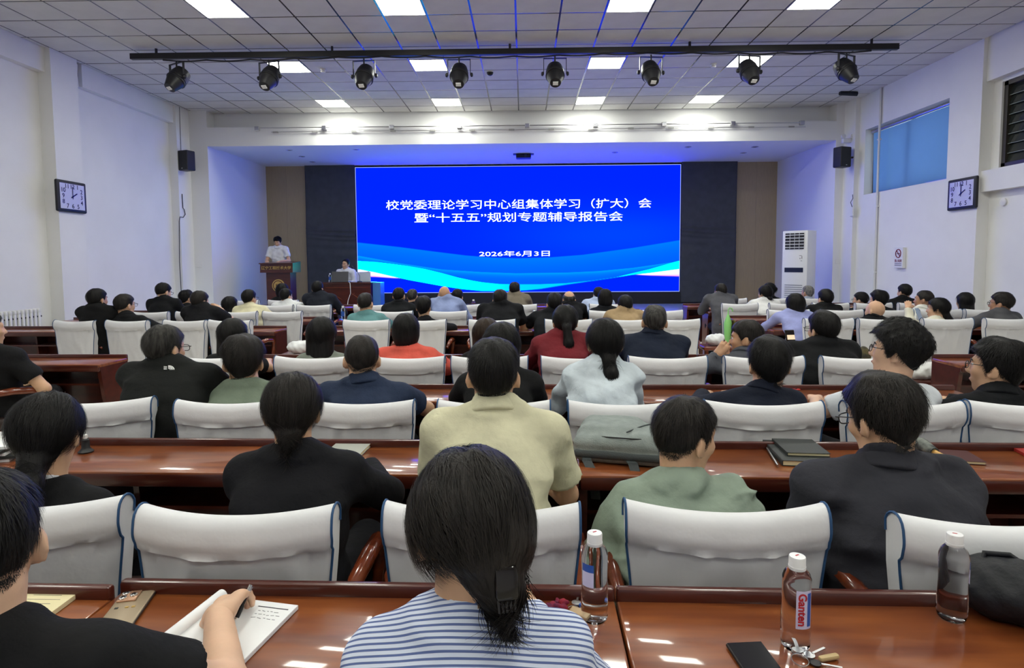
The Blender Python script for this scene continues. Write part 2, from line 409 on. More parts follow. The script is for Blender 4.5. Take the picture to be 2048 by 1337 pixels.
# black drapes beside the LED wall
def drape(x0, x1, ph, label):
    X, Z = np.meshgrid(np.linspace(x0, x1, 40), np.linspace(.42, 4.16, 130))
    Y = np.full_like(X, YB-.2)
    for zc, wd, am in ((2.45, .025, .04), (2.33, .035, .055), (2.22, .03, .04), (2.05, .06, .025), (1.8, .1, .015)):
        Y -= am*np.exp(-((Z-zc-.05*np.sin(X*1.7+ph))/wd)**2)*(.6+.4*np.sin(X*2.3+ph*2))
    Y += .006*np.sin(X*9+ph)*np.sin(Z*1.1)+.01*np.sin(Z*2.2+ph)
    o = MB().grid(X, Y, Z).build('stage_drape', drape_m, None, 180)
    md = o.modifiers.new('s', 'SOLIDIFY'); md.thickness = .006
    tag(o, label, 'curtain', 'black stage drapes')
drape(-5.84, SX0-.02, 0, 'black cloth panel hanging between LED wall and left brown panel')
drape(SX1+.02, 5.66, 1.7, 'black cloth panel hanging between LED wall and right brown panel')
o = MB().b(SX0-.02, SX1+.02, YB-.25, YB-.02, SH, SZ0-.02).build('screen_plinth', black_m)
tag(o, 'low black plinth under the blue LED wall', 'plinth')
# projector bracket under the stage ceiling
pc = at(1047, 311, 14.9)
t = thing('ceiling_projector', 'small black projector hung under the stage ceiling above the LED wall', 'projector', (pc.x, 14.9, pc.z))
MB().rbox((0, 0, -.03), (.36, .28, .09), .02).build('body', black_m, t); MB().b(-.25, .25, -.1, .1, .02, .06).build('mount_plate', black_m, t)
MB().lathe([(.035, 0), (.035, .04)], 16, (0.05, -.14, -.03), Matrix.Rotation(PI/2, 3, 'X')).build('lens', blackgloss_m, t, 40)
MB().tube([(0, 0, .03), (0, 0, 4.15-pc.z)], .02).build('stem', black_m, t, 40)
# recessed downlights of the stage ceiling
for k, (x, y) in enumerate(((578, 300), (604, 313), (625, 324), (1376, 294), (1510, 294), (1487, 306), (1230, 305), (712, 299))):
    p = atz(x, y, 4.148)
    t = thing('downlight', 'unlit small round downlight in the stage ceiling, %s from the left' % ['first', 'second', 'third', 'sixth', 'eighth', 'seventh', 'fifth', 'fourth'][k], 'downlight', p, 0, 'stage ceiling downlights')
    MB().lathe([(.075, 0), (.075, -.008), (.055, -.01), (.05, .0)], 16).build('rim', steel_m, t, 40)
    MB().lathe([(.05, -.001), (.02, -.004)], 16).build('lens', black_m, t, 40)
# tube-light rail on the lintel
zl = 4.49
for nm, z0, yy_ in (('conduit', 4.50, 13.32), ('conduit', 4.43, 13.35)):
    pass
t = thing('conduit_rail', 'long metal pipe rail with junction clips along the white lintel over the stage', 'pipe rail', (.1, 13.34, zl))
MB().tube([(-5.9, 0, .01), (5.92, 0, .0)], .012, 8).build('upper_pipe', steel_m, t, 40)
MB().tube([(-5.6, .02, -.075), (5.98, .02, -.085)], .009, 8).build('lower_pipe', steel_m, t, 40)
for k in range(9):
    x = -5.9+k*11.8/8
    MB().rbox((x, .02, .0), (.1, .08, .09), .01).build('junction_box', steel_m, t)
for k in range(14):
    x = -5.5+k*.86
    MB().b(x-.06, x+.06, .005, .035, -.095, -.065).build('clip', mat('clip_grey', (.3, .3, .29), .5), t)
# lectern
def lectern():
    t = thing('lectern', 'dark red wooden lectern with gold lettering and round gold emblem', 'lectern', (-5.78, 14.35, SH))
    MB().b(-.29, .29, -.2, .22, 0, .06).build('base', deskdark_m, t); MB().b(-.285, .285, -.17, .2, .06, .94).build('column', deskdark_m, t)
    MB().prism([(-.27, .93), (-.25, 1.15), (.25, 1.19), (.25, .93)], -.385, .385, 'x').build('top_box', deskdark_m, t)
    MB().b(-.4, .4, -.29, -.24, 1.13, 1.155).build('top_rim', deskdark_m, t)
    text_mesh('gold_lettering', '辽宁工程技术大学', .085, gold_m, t, frame_mat((0, -.272, 1.035), (1, 0, 0), (0, .09, 1)), .004, width=.7, offset=.001)
    e = MB().lathe([(.15, 0), (.15, .012), (.135, .016)], 32, (0, -.17, .62), Matrix.Rotation(PI/2, 3, 'X')).build('emblem', gold_m, t, 40)
    MB().lathe([(.125, 0), (.125, .018), (.11, .0185)], 32, (0, -.17, .62), Matrix.Rotation(PI/2, 3, 'X')).build('emblem_ring', deskdark_m, e, 40)
    MB().lathe([(.105, 0), (.105, .021), (.09, .023)], 32, (0, -.17, .62), Matrix.Rotation(PI/2, 3, 'X')).build('emblem_disc', gold_m, e, 40)
    for k in range(3):
        MB().b(-.05+k*.035, -.03+k*.035, -.196, -.19, .56+.02*k, .66).build('emblem_bar', deskdark_m, e)
    return t
lectern()
# speaker's table on the stage with chair-less front panel
TZ = .69
t = thing('stage_table', 'dark red wooden speaker table with diagonal trim on the stage', 'table', (-4.16, 14.3, SH))
MB().b(-.58, .6, -.22, .38, TZ-.03, TZ).build('table_top', deskdark_m, t)
MB().b(-.56, .58, -.18, -.15, 0, TZ-.03).build('front_panel', deskdark_m, t)
for s_ in (-.56, .55): MB().b(s_, s_+.03, -.15, .36, 0, TZ-.03).build('side_panel', deskdark_m, t)
MB().b(-.5, .52, -.19, -.178, .56, .575).build('trim_strip', arm_m, t)
for (x0, z0, x1, z1) in ((-.35, .44, -.1, .28), (.35, .28, .1, .44), (-.02, .28, .2, .44)):
    MB().tube([(x0, -.185, z0), (x1, -.185, z1)], .006, 6).build('trim_strip', arm_m, t)
sidet = MB().b(-3.55, -3.37, 14.2, 14.6, SH, SH+.68).build('stage_cabinet', mat('cabinet_blue_lit', lin((70, 120, 190)), .25, spec=.6))  # reflected blue light is put into the pale cabinet's base colour
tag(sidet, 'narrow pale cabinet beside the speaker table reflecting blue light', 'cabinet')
# laptop, microphones, cable on the speaker table
z0 = SH+TZ
t = thing('laptop', 'grey laptop open on the speaker table', 'laptop', (-4.3, 14.26, z0))
MB().rbox((0, .0, .009), (.38, .26, .018), .008).build('base', mat('laptop_grey', lin((92, 92, 92)), .35, metal=.6), t)
MB().rbox((0, -.135, .13), (.4, .012, .25), .005, Matrix.Rotation(math.radians(-12), 3, 'X')).build('lid', mat('laptop_lid', lin((84, 84, 86)), .4, metal=.5), t)
for k, (x, h, lb) in enumerate(((-3.86, .33, 'black gooseneck microphone on the speaker table'),)):
    t = thing('microphone', lb, 'microphone', (x, 14.2, z0))
    MB().lathe([(.06, 0), (.055, .02), (.02, .03)], 16).build('base', black_m, t, 40)
    MB().tube([(0, 0, .02), (.005, 0, .15), (-.06, .02, .26), (-.15, .05, h)], .006, 6).build('gooseneck', black_m, t, 60)
    MB().tube([(-.15, .05, h), (-.19, .065, h+.04)], [.014, .018], 8).build('capsule', black_m, t, 60)
o = MB().tube([(-4.08, 14.1, z0+.01), (-4.05, 14.07, z0-.02), (-4.04, 14.06, z0-.25), (-4.1, 14.05, z0-.42), (-4.12, 14.0, SH+.05), (-4.05, 13.9, SH+.01)], .008, 6).build('power_cable', white_m, None, 60)
tag(o, 'white cable hanging down the front of the speaker table', 'cable')
o = MB().rbox((-3.79, 14.45, z0+.12), (.26, .03, .24), .01).build('name_stand', mat('pale_board', lin((190, 200, 215)), .5)); tag(o, 'pale upright board behind the microphone on the speaker table', 'board')

# ------------------------------------------------------------------ spotlight bar
ZR = 4.78; YR = atz(1000, 104, 4.78).y
t = thing('spotlight_bar', 'long black lighting bar under the ceiling with hanging cables', 'lighting bar', (atz(256, 104, 4.78).x/2+atz(1797, 86, 4.78).x/2, YR, ZR))
MB().box((0, 0, 0), (11.8, .07, .085)).build('bar', black_m, t)
for x in (-5.5, -2.75, 0, 2.75, 5.5): MB().tube([(x, 0, .04), (x, 0, HC-ZR)], .02, 6).build('hanger_rod', black_m, t, 60)
cb = []
for k in range(240):
    x = -5.4+k*10.9/239; cb.append((x, .0, -.055-.018*abs(math.sin(k*.21))-.012*math.sin(k*.067)))
MB().tube(cb, .012, 6).build('cable', black_m, t, 60)
def spot(x, tiltz, label):
    p = at(x, 128 if x < 900 else 122, YR)
    t = thing('spotlight', label, 'spotlight', (p.x, YR, ZR-.07), tiltz, 'black stage spotlights'); t.scale = (1.12, 1.12, 1.12)
    MB().tube([(0, 0, 0), (0, 0, -.09)], .012, 6).build('clamp_rod', black_m, t, 60)
    for s_ in (-1, 1):
        MB().box((s_*.155, 0, -.14), (.008, .03, .22)).build('yoke_arm', black_m, t)
        MB().lathe([(.03, 0), (.03, .02), (.018, .03)], 12, (s_*.16, 0, -.24), Matrix.Rotation(s_*PI/2, 3, 'Y')).build('tilt_knob', black_m, t, 40)
    MB().box((0, 0, -.035), (.318, .03, .008)).build('yoke_bar', black_m, t)
    Rt = Matrix.Rotation(math.radians(205), 3, 'X')
    b = MB().lathe([(.035, -.19), (.075, -.185), (.095, -.12), (.118, -.05), (.125, .06), (.105, .15), (.09, .16)], 24, (0, 0, -.25), Matrix.Rotation(math.radians(-38), 3, 'X')).build('lamp_body', black_m, t, 35)
    Rb = Matrix.Rotation(math.radians(-38), 3, 'X')
    c = Vector((0, 0, -.25))+Rb @ Vector((0, 0, -.195)); MB().box(c, (.07, .05, .012), Rb).build('socket', white_m, t)
    for k in range(4):
        MB().lathe([(.128-.004*k, 0), (.132-.004*k, .01), (.128-.004*k, .02)], 24, Vector((0, 0, -.25))+Rb @ Vector((0, 0, -.04+k*.035)), Rb).build('cooling_fin', black_m, b, 35)
for k, (x, a) in enumerate(((353, -.5), (538, -.25), (728, -.12), (918, 0), (1110, 0), (1302, .1), (1499, .2), (1693, .45))):
    spot(x, a, 'black stage spotlight, %s from the left on the ceiling bar' % ['first', 'second', 'third', 'fourth', 'fifth', 'sixth', 'seventh', 'eighth'][k])
# smoke detectors, dome camera, bullet camera
for k, (x, y) in enumerate(((646, 138), (1427, 128))):
    p = atz(x, y, HC)
    t = thing('smoke_detector', 'white round smoke detector on the ceiling, %s one' % ('left' if k == 0 else 'right'), 'smoke detector', p)
    MB().lathe([(.05, 0), (.05, -.02)], 20).build('base', white_m, t, 40); MB().lathe([(.03, -.02), (.045, -.045), (.03, -.06), (.005, -.062)], 20).build('head', white_m, t, 40)
p = atz(980, 144, HC)
t = thing('dome_camera', 'small black dome camera on the ceiling right of centre light', 'camera', p)
MB().lathe([(.06, 0), (.06, -.02), (.045, -.05), (.02, -.065)], 20).build('dome', blackgloss_m, t, 60)
MB().lathe([(.065, 0), (.065, -.008), (.06, -.01)], 20).build('ring', white_m, t, 40)
p = atz(1697, 183, HC)
t = thing('bullet_camera', 'black tube-shaped camera on the ceiling near the right wall', 'camera', (p.x, p.y, HC))
MB().tube([(-.17, 0, -.03), (.17, 0, -.05)], .045, 14).build('body', black_m, t, 40); MB().tube([(0, 0, 0), (0, 0, -.04)], .02, 8).build('bracket', black_m, t, 40)

# ------------------------------------------------------------------ wall fittings
def clock(name_label, o, ex):
    t = thing('wall_clock', name_label, 'clock'); t.matrix_world = frame_mat(o, ex, (0, 0, 1))
    S = .32
    f = MB(); f.rbox((0, 0, .025), (S*2, .5, .05), .06, n=4); f.build('case', black_m, t, 30)
    MB().b(-.262, .262, -.2, .2, .05, .052).build('dial', mat('dial_white', (.85, .86, .92), .3), t)
    for k in range(12):
        a = PI/2-k*PI/6; n = 12 if k == 0 else k
        rx, ry = .185*math.cos(a)*1.12, .155*math.sin(a)
        q = max(abs(math.cos(a)), abs(math.sin(a)))
        text_mesh('numeral', str(n), .1, black_m, t, Matrix.Translation((rx/q*.95, ry/q, .0535)), .0008, offset=.001)
    for nm, a, l, wd in (('hour_hand', PI/2-2*PI/6, .11, .016), ('minute_hand', PI/2-.02, .16, .012)):
        R = Matrix.Rotation(a, 3, 'Z'); MB().box(R @ Vector((l/2-.02, 0, .058)), (l+.04, wd, .003), R).build(nm, black_m, t)
    MB().lathe([(.012, .05), (.012, .064)], 12).build('hub', black_m, t)
    pn = MB(); pn.b(-.265, .265, -.205, .205, .068, .07); o_ = pn.build('cover_glass', mat('clock_glass', (1, 1, 1), .02, trans=1, ior=1.1), t)
cl = atx(142, 394, -7.26); clock('square black-framed wall clock on the left pillar', (-7.285, cl.y, cl.z), (0, 1, 0))
cl = atx(1924, 388, 6.98); clock('square black-framed wall clock on the right wall below the blue blind', (7.015, cl.y, cl.z), (0, -1, 0))
def loudspeaker(loc, rz, label, wx):
    t = thing('loudspeaker', label, 'loudspeaker', loc, rz)
    MB().rbox((0, 0, 0), (.27, .22, .42), .02).build('cabinet', black_m, t); MB().rbox((0, -.112, 0), (.245, .012, .395), .005).build('grille', mat('grille', (.02, .02, .022), .7, bump=.5, bscale=400), t)
    MB().box((0, -.12, -.17), (.03, .004, .012)).build('badge', steel_m, t)
    w_ = Matrix.Rotation(-rz, 3, 'Z') @ Vector((wx-loc[0], 0.02, 0)); MB().tube([(0, .06, 0), (w_.x*.6, w_.y*.6+.05, 0), w_], .02, 8).build('bracket', black_m, t, 40)
p = at(373, 322, 13.0); loudspeaker(p, -.35, 'black wall loudspeaker on the left pilaster by the stage', -7.34)
p = at(1684, 315, 13.0); loudspeaker(p, .35, 'black wall loudspeaker on the right pilaster by the stage', 6.94)
p = at(1700, 281, 13.1)
t = thing('emergency_light', 'white twin-head emergency lamp above the right loudspeaker', 'lamp', (6.85, 13.15, p.z))
MB().rbox((0, 0, 0), (.18, .1, .1), .02).build('box', white_m, t)
for s_ in (-.1, .09): MB().lathe([(.03, 0), (.05, .05), (.045, .07)], 14, (s_, -.02, .07), Matrix.Rotation(PI/2.4, 3, 'X')).build('lamp_head', white_m, t, 40)
o = MB().tube([(6.99, 12.2, 0), (6.99, 12.2, HC)], .022, 10).build('wall_pipe', mat('pipe_white', (.72, .72, .7), .4), None, 60)
tag(o, 'thin white pipe running down the right wall beside the blue blind', 'pipe')
for z in (1.3, 2.6, 3.9): MB().b(6.965, 7.02, 12.17, 12.23, z-.015, z+.015).build('pipe_clip', white_m, o)
t = thing('no_smoking_sign', 'small white no-smoking sign on the right wall', 'sign'); s0 = atx(1801, 516, 7.0)
t.matrix_world = frame_mat((7.018, s0.y, s0.z), (0, -1, 0), (0, 0, 1))
MB().rbox((0, 0, .03), (.26, .38, .06), .006).build('plate', white_m, t)
red_m = mat('sign_red', lin((120, 24, 34)), .5)
MB().tube([(.075*math.cos(a), .08+.075*math.sin(a), .062) for a in np.linspace(0, 2*PI, 33)], .009, 6).build('ban_ring', red_m, t, 60)
MB().tube([(-.053, .133, .062), (.053, .027, .062)], .008, 6).build('ban_slash', red_m, t, 60)
MB().b(-.04, .045, .07, .085, .0605, .063).build('cigarette', black_m, t)
text_mesh('sign_text', '禁止吸烟', .06, red_m, t, Matrix.Translation((0, -.06, .0605)), .001, width=.21, offset=.001)
for k in range(2): MB().b(-.1, .1, -.115-k*.03, -.105-k*.03, .06, .0615).build('sign_line', black_m, t)
for x, y in ((400, 531), ): pass
for (x, y, X, lb) in ((2008, 404, 7.195, 'round white socket cover on the right wall below the louvre window'),):
    p = atx(x, y, X); o = MB().lathe([(.06, 0), (.06, .02), (.05, .025)], 24, p, Matrix.Rotation(-PI/2, 3, 'Y')).build('cover_plate', white_m, None, 40); tag(o, lb, 'cover plate')
for (x, y, lb) in ((398, 531, 'pale switch plate on the wall left of the stage'), (1677, 523, 'pale switch plate on the wall right of the stage')):
    p = at(x, y, YF); o = MB().rbox((p.x, YF-.008, p.z), (.14, .016, .1), .005).build('switch_plate', white_m); tag(o, lb, 'switch')
t = thing('wall_router', 'white device with cables on the right pilaster below the loudspeaker', 'device'); p = atx(1703, 424, 6.9)
t.location = (6.91, p.y, p.z)
MB().rbox((0, 0, 0), (.04, .12, .2), .02).build('body', white_m, t)
MB().tube([(0, 0, .1), (-.02, .03, .2), (.0, -.02, .28), (0, 0, .36)], .006, 6).build('cable', black_m, t, 60)
# black cable down the left pilaster
c = [(-7.32, 13.0, 3.05), (-7.315, 13.0, 2.75), (-7.315, 13.05, 2.72), (-7.315, 13.08, 2.62), (-7.315, 13.0, 2.55), (-7.32, 12.88, 2.55), (-7.335, 12.87, 2.45), (-7.36, 12.86, 1.6), (-7.35, 12.86, .7)]
o = MB().tube(c, .008, 6).build('wall_cable', black_m, None, 60); tag(o, 'thin black cable bending down the left pilaster', 'cable')
o = MB().tube([(-7.325, 13.05, HC), (-7.32, 13.03, 3.9)], .006, 6).build('wall_cable', mat('cable_grey', (.2, .2, .2), .5), None, 60); tag(o, 'thin grey cable dropping from the ceiling to the left loudspeaker', 'cable')
p = atx(170, 551, XL); o = MB().rbox((XL+.012, p.y, p.z), (.02, .06, .025), .005, Matrix.Rotation(.5, 3, 'X')).build('wall_hook', black_m); tag(o, 'tiny dark hook on the blank left wall', 'hook')
t = thing('wall_conduit', 'bent white plastic duct hanging beside the left beam above the clock', 'duct', (-7.42, 10.14, 4.5))
MB().tube([(0, .04, .38), (0, .02, .2), (.0, .05, .02), (0, -.03, -.02), (0, -.09, .02)], .022, 8).build('duct', white_m, t, 60)
# radiator
t = thing('radiator', 'white column radiator along the left wall', 'radiator', (-7.36, 8.2, .1))
sec = MB()
sec.rbox((0, 0, .02), (.11, .05, .08), .02, n=2); sec.rbox((0, 0, .76), (.11, .05, .08), .02, n=2); sec.rbox((.035, 0, .39), (.035, .046, .74), .014); sec.rbox((-.035, 0, .39), (.035, .046, .74), .014)
sm = sec.mesh('radiator_section', mat('radiator_white', (.74, .74, .70), .35), 40)
cpm = MB().lathe([(.010, -.012), (.014, -.004), (.014, .004), (.010, .012)], 10, (0.03, .0365, 0), Matrix.Rotation(PI/2, 3, 'X')).mesh('coupling', black_m)
for k in range(22):
    s_ = link('radiator_section', sm, t, (0, -.75+k*.073, 0))
    for z in (.03, .68): link('coupling', cpm, t, (0, -.745+k*.073, z))
# tall air conditioner
t = thing('air_conditioner', 'tall white floor-standing air conditioner at the right of the stage', 'air conditioner', (5.80, 13.1, SH), -.87)
MB().rbox((0, .2, .89), (.55, .4, 1.77), .02).build('body', white_m, t, 40)
MB().b(-.205, .195, -.012, .02, 1.38, 1.72).build('outlet_recess', black_m, t)
for k in range(5): MB().box((0, -.01, 1.42+k*.066), (.4, .03, .012), Matrix.Rotation(.5, 3, 'X')).build('outlet_slat', white_m, t)
for x in (-.1, 0, .1): MB().b(x-.006, x+.006, -.02, .0, 1.38, 1.72).build('outlet_fin', steel_m, t)
MB().b(-.21, .19, -.006, .01, .885, .985).build('control_panel', mat('ac_panel', (.01, .015, .05), .1), t)
for k in range(11): MB().box((-.01, -.002, .16+k*.045), (.38, .008, .012)).build('intake_slot', mat('slot_grey', lin((110, 115, 120)), .5), t)
for (x, z, sx, sz) in ((.13, 1.24, .05, .008), (.16, 1.2, .008, .06), (.15, 1.13, .03, .008), (.12, 1.18, .008, .03)): MB().box((x, -.002, z), (sx, .008, sz)).build('brand_mark', black_m, t)

# ------------------------------------------------------------------ desks
ROWSLOPE = -.022
DY = {1: 1.42, 2: 2.60, 3: 3.80, 4: 5.03, 5: 7.33, 6: 8.55, 7: 9.75, 8: 10.95}
RY = {1: 1.55, 2: 2.74, 3: 4.01, 4: 6.60, 5: 7.78, 6: 8.95, 7: 10.15}
LD = 1.215; DD = .36
def desk_parts(L):
    h = L/2-.002; P = {}
    P['desk_top'] = (MB().rbox((0, DD/2, .745), (2*h, DD, .03), .006), desk_m)
    P['edge_band'] = (MB().rbox((0, .012, .728), (2*h, .03, .055), .01), deskdark_m)
    P['back_lip'] = (MB().rbox((0, DD-.012, .765), (2*h, .026, .05), .008), deskdark_m)
    P['front_panel'] = (MB().b(-h+.02, h-.02, DD-.05, DD-.03, .1, .735), deskdark_m)
    P['shelf'] = (MB().b(-h+.03, h-.03, .1, DD-.05, .57, .585), deskdark_m)
    prof = [(.02, .735), (DD-.01, .735), (DD-.01, 0), (.14, 0), (.13, .1), (.105, .3), (.06, .5)]
    P['side_panel'] = (MB().prism(prof, -h, -h+.03, 'x'), deskdark_m)
    P['side_panel.'] = (MB().prism(prof, h-.03, h, 'x'), deskdark_m)
    P['middle_panel'] = (MB().prism([(.14, .735), (DD-.05, .735), (DD-.05, .08), (.2, .08)], -.012, .012, 'x'), deskdark_m)
    return {k: v[0].mesh(k.strip('.'), v[1], 40) for k, v in P.items()}
dparts = desk_parts(LD)
ordn = ['', 'nearest', 'second', 'third', 'fourth', 'fifth', 'sixth', 'seventh', 'eighth']
def desk(xc, row, blk, dy=0, sx=1.0):
    y = DY[row]-DD+ROWSLOPE*xc+dy
    t = thing('conference_desk', 'varnished wooden desk, %s row of desks, %s' % (ordn[row], blk), 'desk', (xc, y, 0), math.atan(ROWSLOPE), 'wooden conference desks')
    t.scale.x = sx
    for k, m in dparts.items(): link(k.strip('.'), m, t)
CB = [-2.222+LD*(k+.5) for k in range(4)]
cnm = ['%s from left in centre block' % q for q in ('first', 'second', 'third', 'fourth')]
for row in (1, 2, 3, 4):
    for k, x in enumerate(CB): desk(x, row, cnm[k], -.03 if (row == 1 and k == 0) else 0)
for row in (5, 6, 7, 8):
    for k in range(3):
        desk(-2.55+1.467*(k+.5), row, cnm[k], 0, 1.467/LD)
        desk(-2.93-LD*(k+.5), row, '%s out from left aisle' % ordn[k+1].replace('nearest', 'first'))
        desk(2.84+LD*(k+.5), row, '%s out from right aisle' % ordn[k+1].replace('nearest', 'first'))
for k in range(2):
    desk(-3.41-LD*(k+.5), 4, '%s out from the left aisle' % ['first', 'second'][k]); desk(3.31+LD*(k+.5), 4, '%s out from the right aisle' % ['first', 'second'][k])

# ------------------------------------------------------------------ chairs in white covers
cloth_m = mat('chair_cover_cloth', (.71, .71, .735), .75, vary=.03, vscale=5, bump=.5, bscale=9)
pipe_m = mat('cover_piping', lin((40, 78, 120)), .6)
seat_m = mat('seat_leather', lin((48, 34, 30)), .45)
def chair_back(seed):
    rs = np.random.RandomState(seed)
    prof = []                                   # (side, z, y-offset): loop over the top from rear bottom to front bottom
    zt = .92
    N = 34
    rear = [(0.44+.40*k/12, -1) for k in range(13)]
    U = np.linspace(-1, 1, 33)
    # loop parameter list of (z, y0) before recline
    loop = []
    for k in range(12): z = .44+(.815-.44)*k/11; loop.append((z, -.026, 0))
    loop.append((.8165, -.0365, 1))
    for k in range(6): z = .83+(.875-.83)*k/5; loop.append((z, -.0385-.004*math.sin(PI*k/5), 1))
    for k in range(1, 9):
        a = PI-PI*k/9; loop.append((.875+.045*math.sin(a), .045*math.cos(a)*.9+.004, 1))
    for k in range(6): z = .87-(.87-.45)*k/5; loop.append((z, .038-.006*k/5, 0))
    Lp = np.array(loop); n = len(Lp)
    x, zi = np.meshgrid(U, np.arange(n))
    z = Lp[zi, 0]; y0 = Lp[zi, 1]; top = Lp[zi, 2]
    hw = .228+.03*np.clip((z-.5)/.34, 0, 1)**1.3
    X = x*hw
    Y = y0+.045*x**2*np.clip((z-.3)/.5, .3, 1)+.16*(.9-z)*.55
    # folds of the cloth on the rear side
    if True:
        f = np.zeros_like(X)
        for q in range(13):
            cx, cz, an, wd, ln, am = rs.uniform(-.2, .2), rs.uniform(.5, .78), rs.uniform(-.7, .7)+(PI/2), rs.uniform(.012, .025), rs.uniform(.06, .2), rs.uniform(.003, .009)
            d = (X-cx)*math.sin(an)-(z-cz)*math.cos(an); l = (X-cx)*math.cos(an)+(z-cz)*math.sin(an)
            f += am*np.exp(-(d/wd)**2-(l/ln)**2)
        f += .004*(np.sin(X*48+3*np.sin(X*9+rs.uniform(0, 6)))**3)*np.exp(-np.clip(.815-z, 0, 1)/.10)
        f += .002*np.sin(X*25+rs.uniform(0, 6))*np.clip((.8-z)/.2, 0, 1)
        Y = Y-f*(zi < 14)*(z < .83)
    Z = z+.010*x**2*top-.004*(1-x**2)*top
    # close ends: side faces with a soft edge
    for col, s_ in ((0, -1), (-1, 1)): pass
    mb = MB().grid(X, Y, Z)
    for c in (0, 32):
        idx = [r*33+c for r in range(n)]; mb.f.append(tuple(idx))
    mb.f.append(tuple(range(0, 33))+tuple((n-1)*33+k for k in range(32, -1, -1)))
    pts = []
    for c in (0, 32):
        ii = [k for k in range(0, n-5)]
        pts.append([Vector((X[k, c]*1.006, Y[k, c]-.001, Z[k, c]+.001)) for k in ii])
    return mb, pts
cmeshes = []
for sd in range(4):
    mb, pts = chair_back(10+sd)
    cmeshes.append((mb.mesh('back_cover', cloth_m, 50), [MB().tube(p, .0035, 5).mesh('cover_piping', pipe_m, 60) for p in pts]))
seatm = MB().rbox((0, .29, .43), (.47, .44, .09), .035, n=3).mesh('seat', seat_m, 40)
armms = []
for s_ in (-1, 1):
    a = MB(); a.tube([(s_*.255, .10, .60), (s_*.275, .16, .655), (s_*.28, .30, .665), (s_*.28, .42, .655), (s_*.275, .465, .61), (s_*.265, .46, .5), (s_*.25, .43, .40)], [.018, .024, .027, .027, .025, .02, .018], 8)
    armms.append(a.mesh('armrest', arm_m, 60))
legms = []
for (sx, sy) in ((-1, 0), (1, 0), (-1, 1), (1, 1)):
    legms.append(MB().tube([(sx*.2, .13+sy*.34, .4), (sx*.215, .10+sy*.4, .0)], [.022, .016], 8).mesh('leg', arm_m, 60))
framem = MB().b(-.22, .22, .1, .48, .36, .385).mesh('seat_frame', arm_m)
def chair(x, row, label, dy=0, rz=0, v=None, y=None, z=0):
    if y is None: y = RY[row]+ROWSLOPE*x+dy
    t = thing('conference_chair', label, 'chair', (x, y, z), rz+math.atan(ROWSLOPE), 'white-covered conference chairs')
    c = cmeshes[random.randrange(4) if v is None else v]
    b = link('back_cover', c[0], t)
    for q in c[1]: link('cover_piping', q, b)
    link('seat', seatm, t); link('seat_frame', framem, t)
    for m in armms: link('armrest', m, t)
    for m in legms: link('leg', m, t)
CH = []   # (pixel x of the back, row, yaw)
# chairs, placed from the middle of each back as seen from the aisle behind
def chx(px_, row): return at(px_, 600, RY[row]).x
def cl(row, px_, rz=0, dy=0, X=None, lb=None, v=None):
    CH.append((row, X if X is not None else chx(px_, row), rz, dy, lb, v))
for x, rz, dy, X in ((0, .1, -.03, -1.36), (0, .03, -.06, -.76), (0, 0, -.03, -.115), (0, -.03, -.01, .525), (0, .0, -.075, 1.19)): cl(1, 0, rz, dy, X)
for X, rz in ((-2.03, .2), (-1.37, .05), (-.77, 0), (-.14, 0), (.46, .02), (1.08, -.03), (1.70, 0), (2.25, -.1)): cl(2, 0, rz, -.03, X)
for p in (402, 614, 808, 977, 1160, 1337, 1530, 1725): cl(3, p)
cl(3, 0, -.7, .05, -4.05, None)
for p in (126, 234, 354, 447): cl(4, p, -.12)
for p in (728, 843, 983, 1137, 1258, 1352, 1655, 1762, 1888, 2010): cl(4, p)
for p in (283, 378, 465, 557, 783, 893, 1006, 1107, 1218, 1325, 1575, 1680, 1778, 1872, 1962): cl(5, p)
for p in (372, 460, 545, 622, 738, 838, 925, 1039, 1130, 1214, 1478, 1572, 1657, 1741, 1826): cl(6, p)
for p in (480, 560, 1400+60, 1545, 1620): cl(7, p)
CH.sort(key=lambda c: (c[0], c[1]))
from collections import Counter
cnt = Counter(c[0] for c in CH); seen = Counter()
rowname = {1: 'the row of chairs nearest the camera', 2: 'the second row of chairs', 3: 'the third row of chairs', 4: 'the fourth row of chairs', 5: 'the fifth row of chairs', 6: 'the sixth row of chairs', 7: 'the front row of chairs by the stage'}
o20 = ['first', 'second', 'third', 'fourth', 'fifth', 'sixth', 'seventh', 'eighth', 'ninth', 'tenth', 'eleventh', 'twelfth', 'thirteenth', 'fourteenth', 'fifteenth', 'sixteenth']
for (row, X, rz, dy, lb, v) in CH:
    k = seen[row]; seen[row] += 1
    chair(X, row, lb or 'white-covered chair, %s from the left in %s' % (o20[k], rowname[row]), dy, rz, v)

# ------------------------------------------------------------------ people: smooth distance fields turned into meshes
F32 = np.float32
def smin(a, b, k):
    if k <= 0: return np.minimum(a, b)
    h = np.maximum(k-np.abs(a-b), 0); return np.minimum(a, b)-h*h/(4*k)
def smax(a, b, k): return -smin(-a, -b, k)
def rcone(p0, r0, p1, r1, sq=None):
    p0 = np.array(p0, float); p1 = np.array(p1, float); d = p1-p0; dd = max(d@d, 1e-9)
    rm = max(r0, r1)*(1 if sq is None else 1)
    lo = np.minimum(p0, p1)-rm; hi = np.maximum(p0, p1)+rm
    def f(x, y, z):
        X, Y, Z = x-p0[0], y-p0[1], z-p0[2]
        if sq is not None:
            n, s = sq; q = (X*n[0]+Y*n[1]+Z*n[2])*(s-1); X, Y, Z = X+n[0]*q, Y+n[1]*q, Z+n[2]*q
        t = np.clip((X*d[0]+Y*d[1]+Z*d[2])/dd, 0, 1)
        return np.sqrt((X-t*d[0])**2+(Y-t*d[1])**2+(Z-t*d[2])**2)-(r0+(r1-r0)*t)
    return f, lo, hi
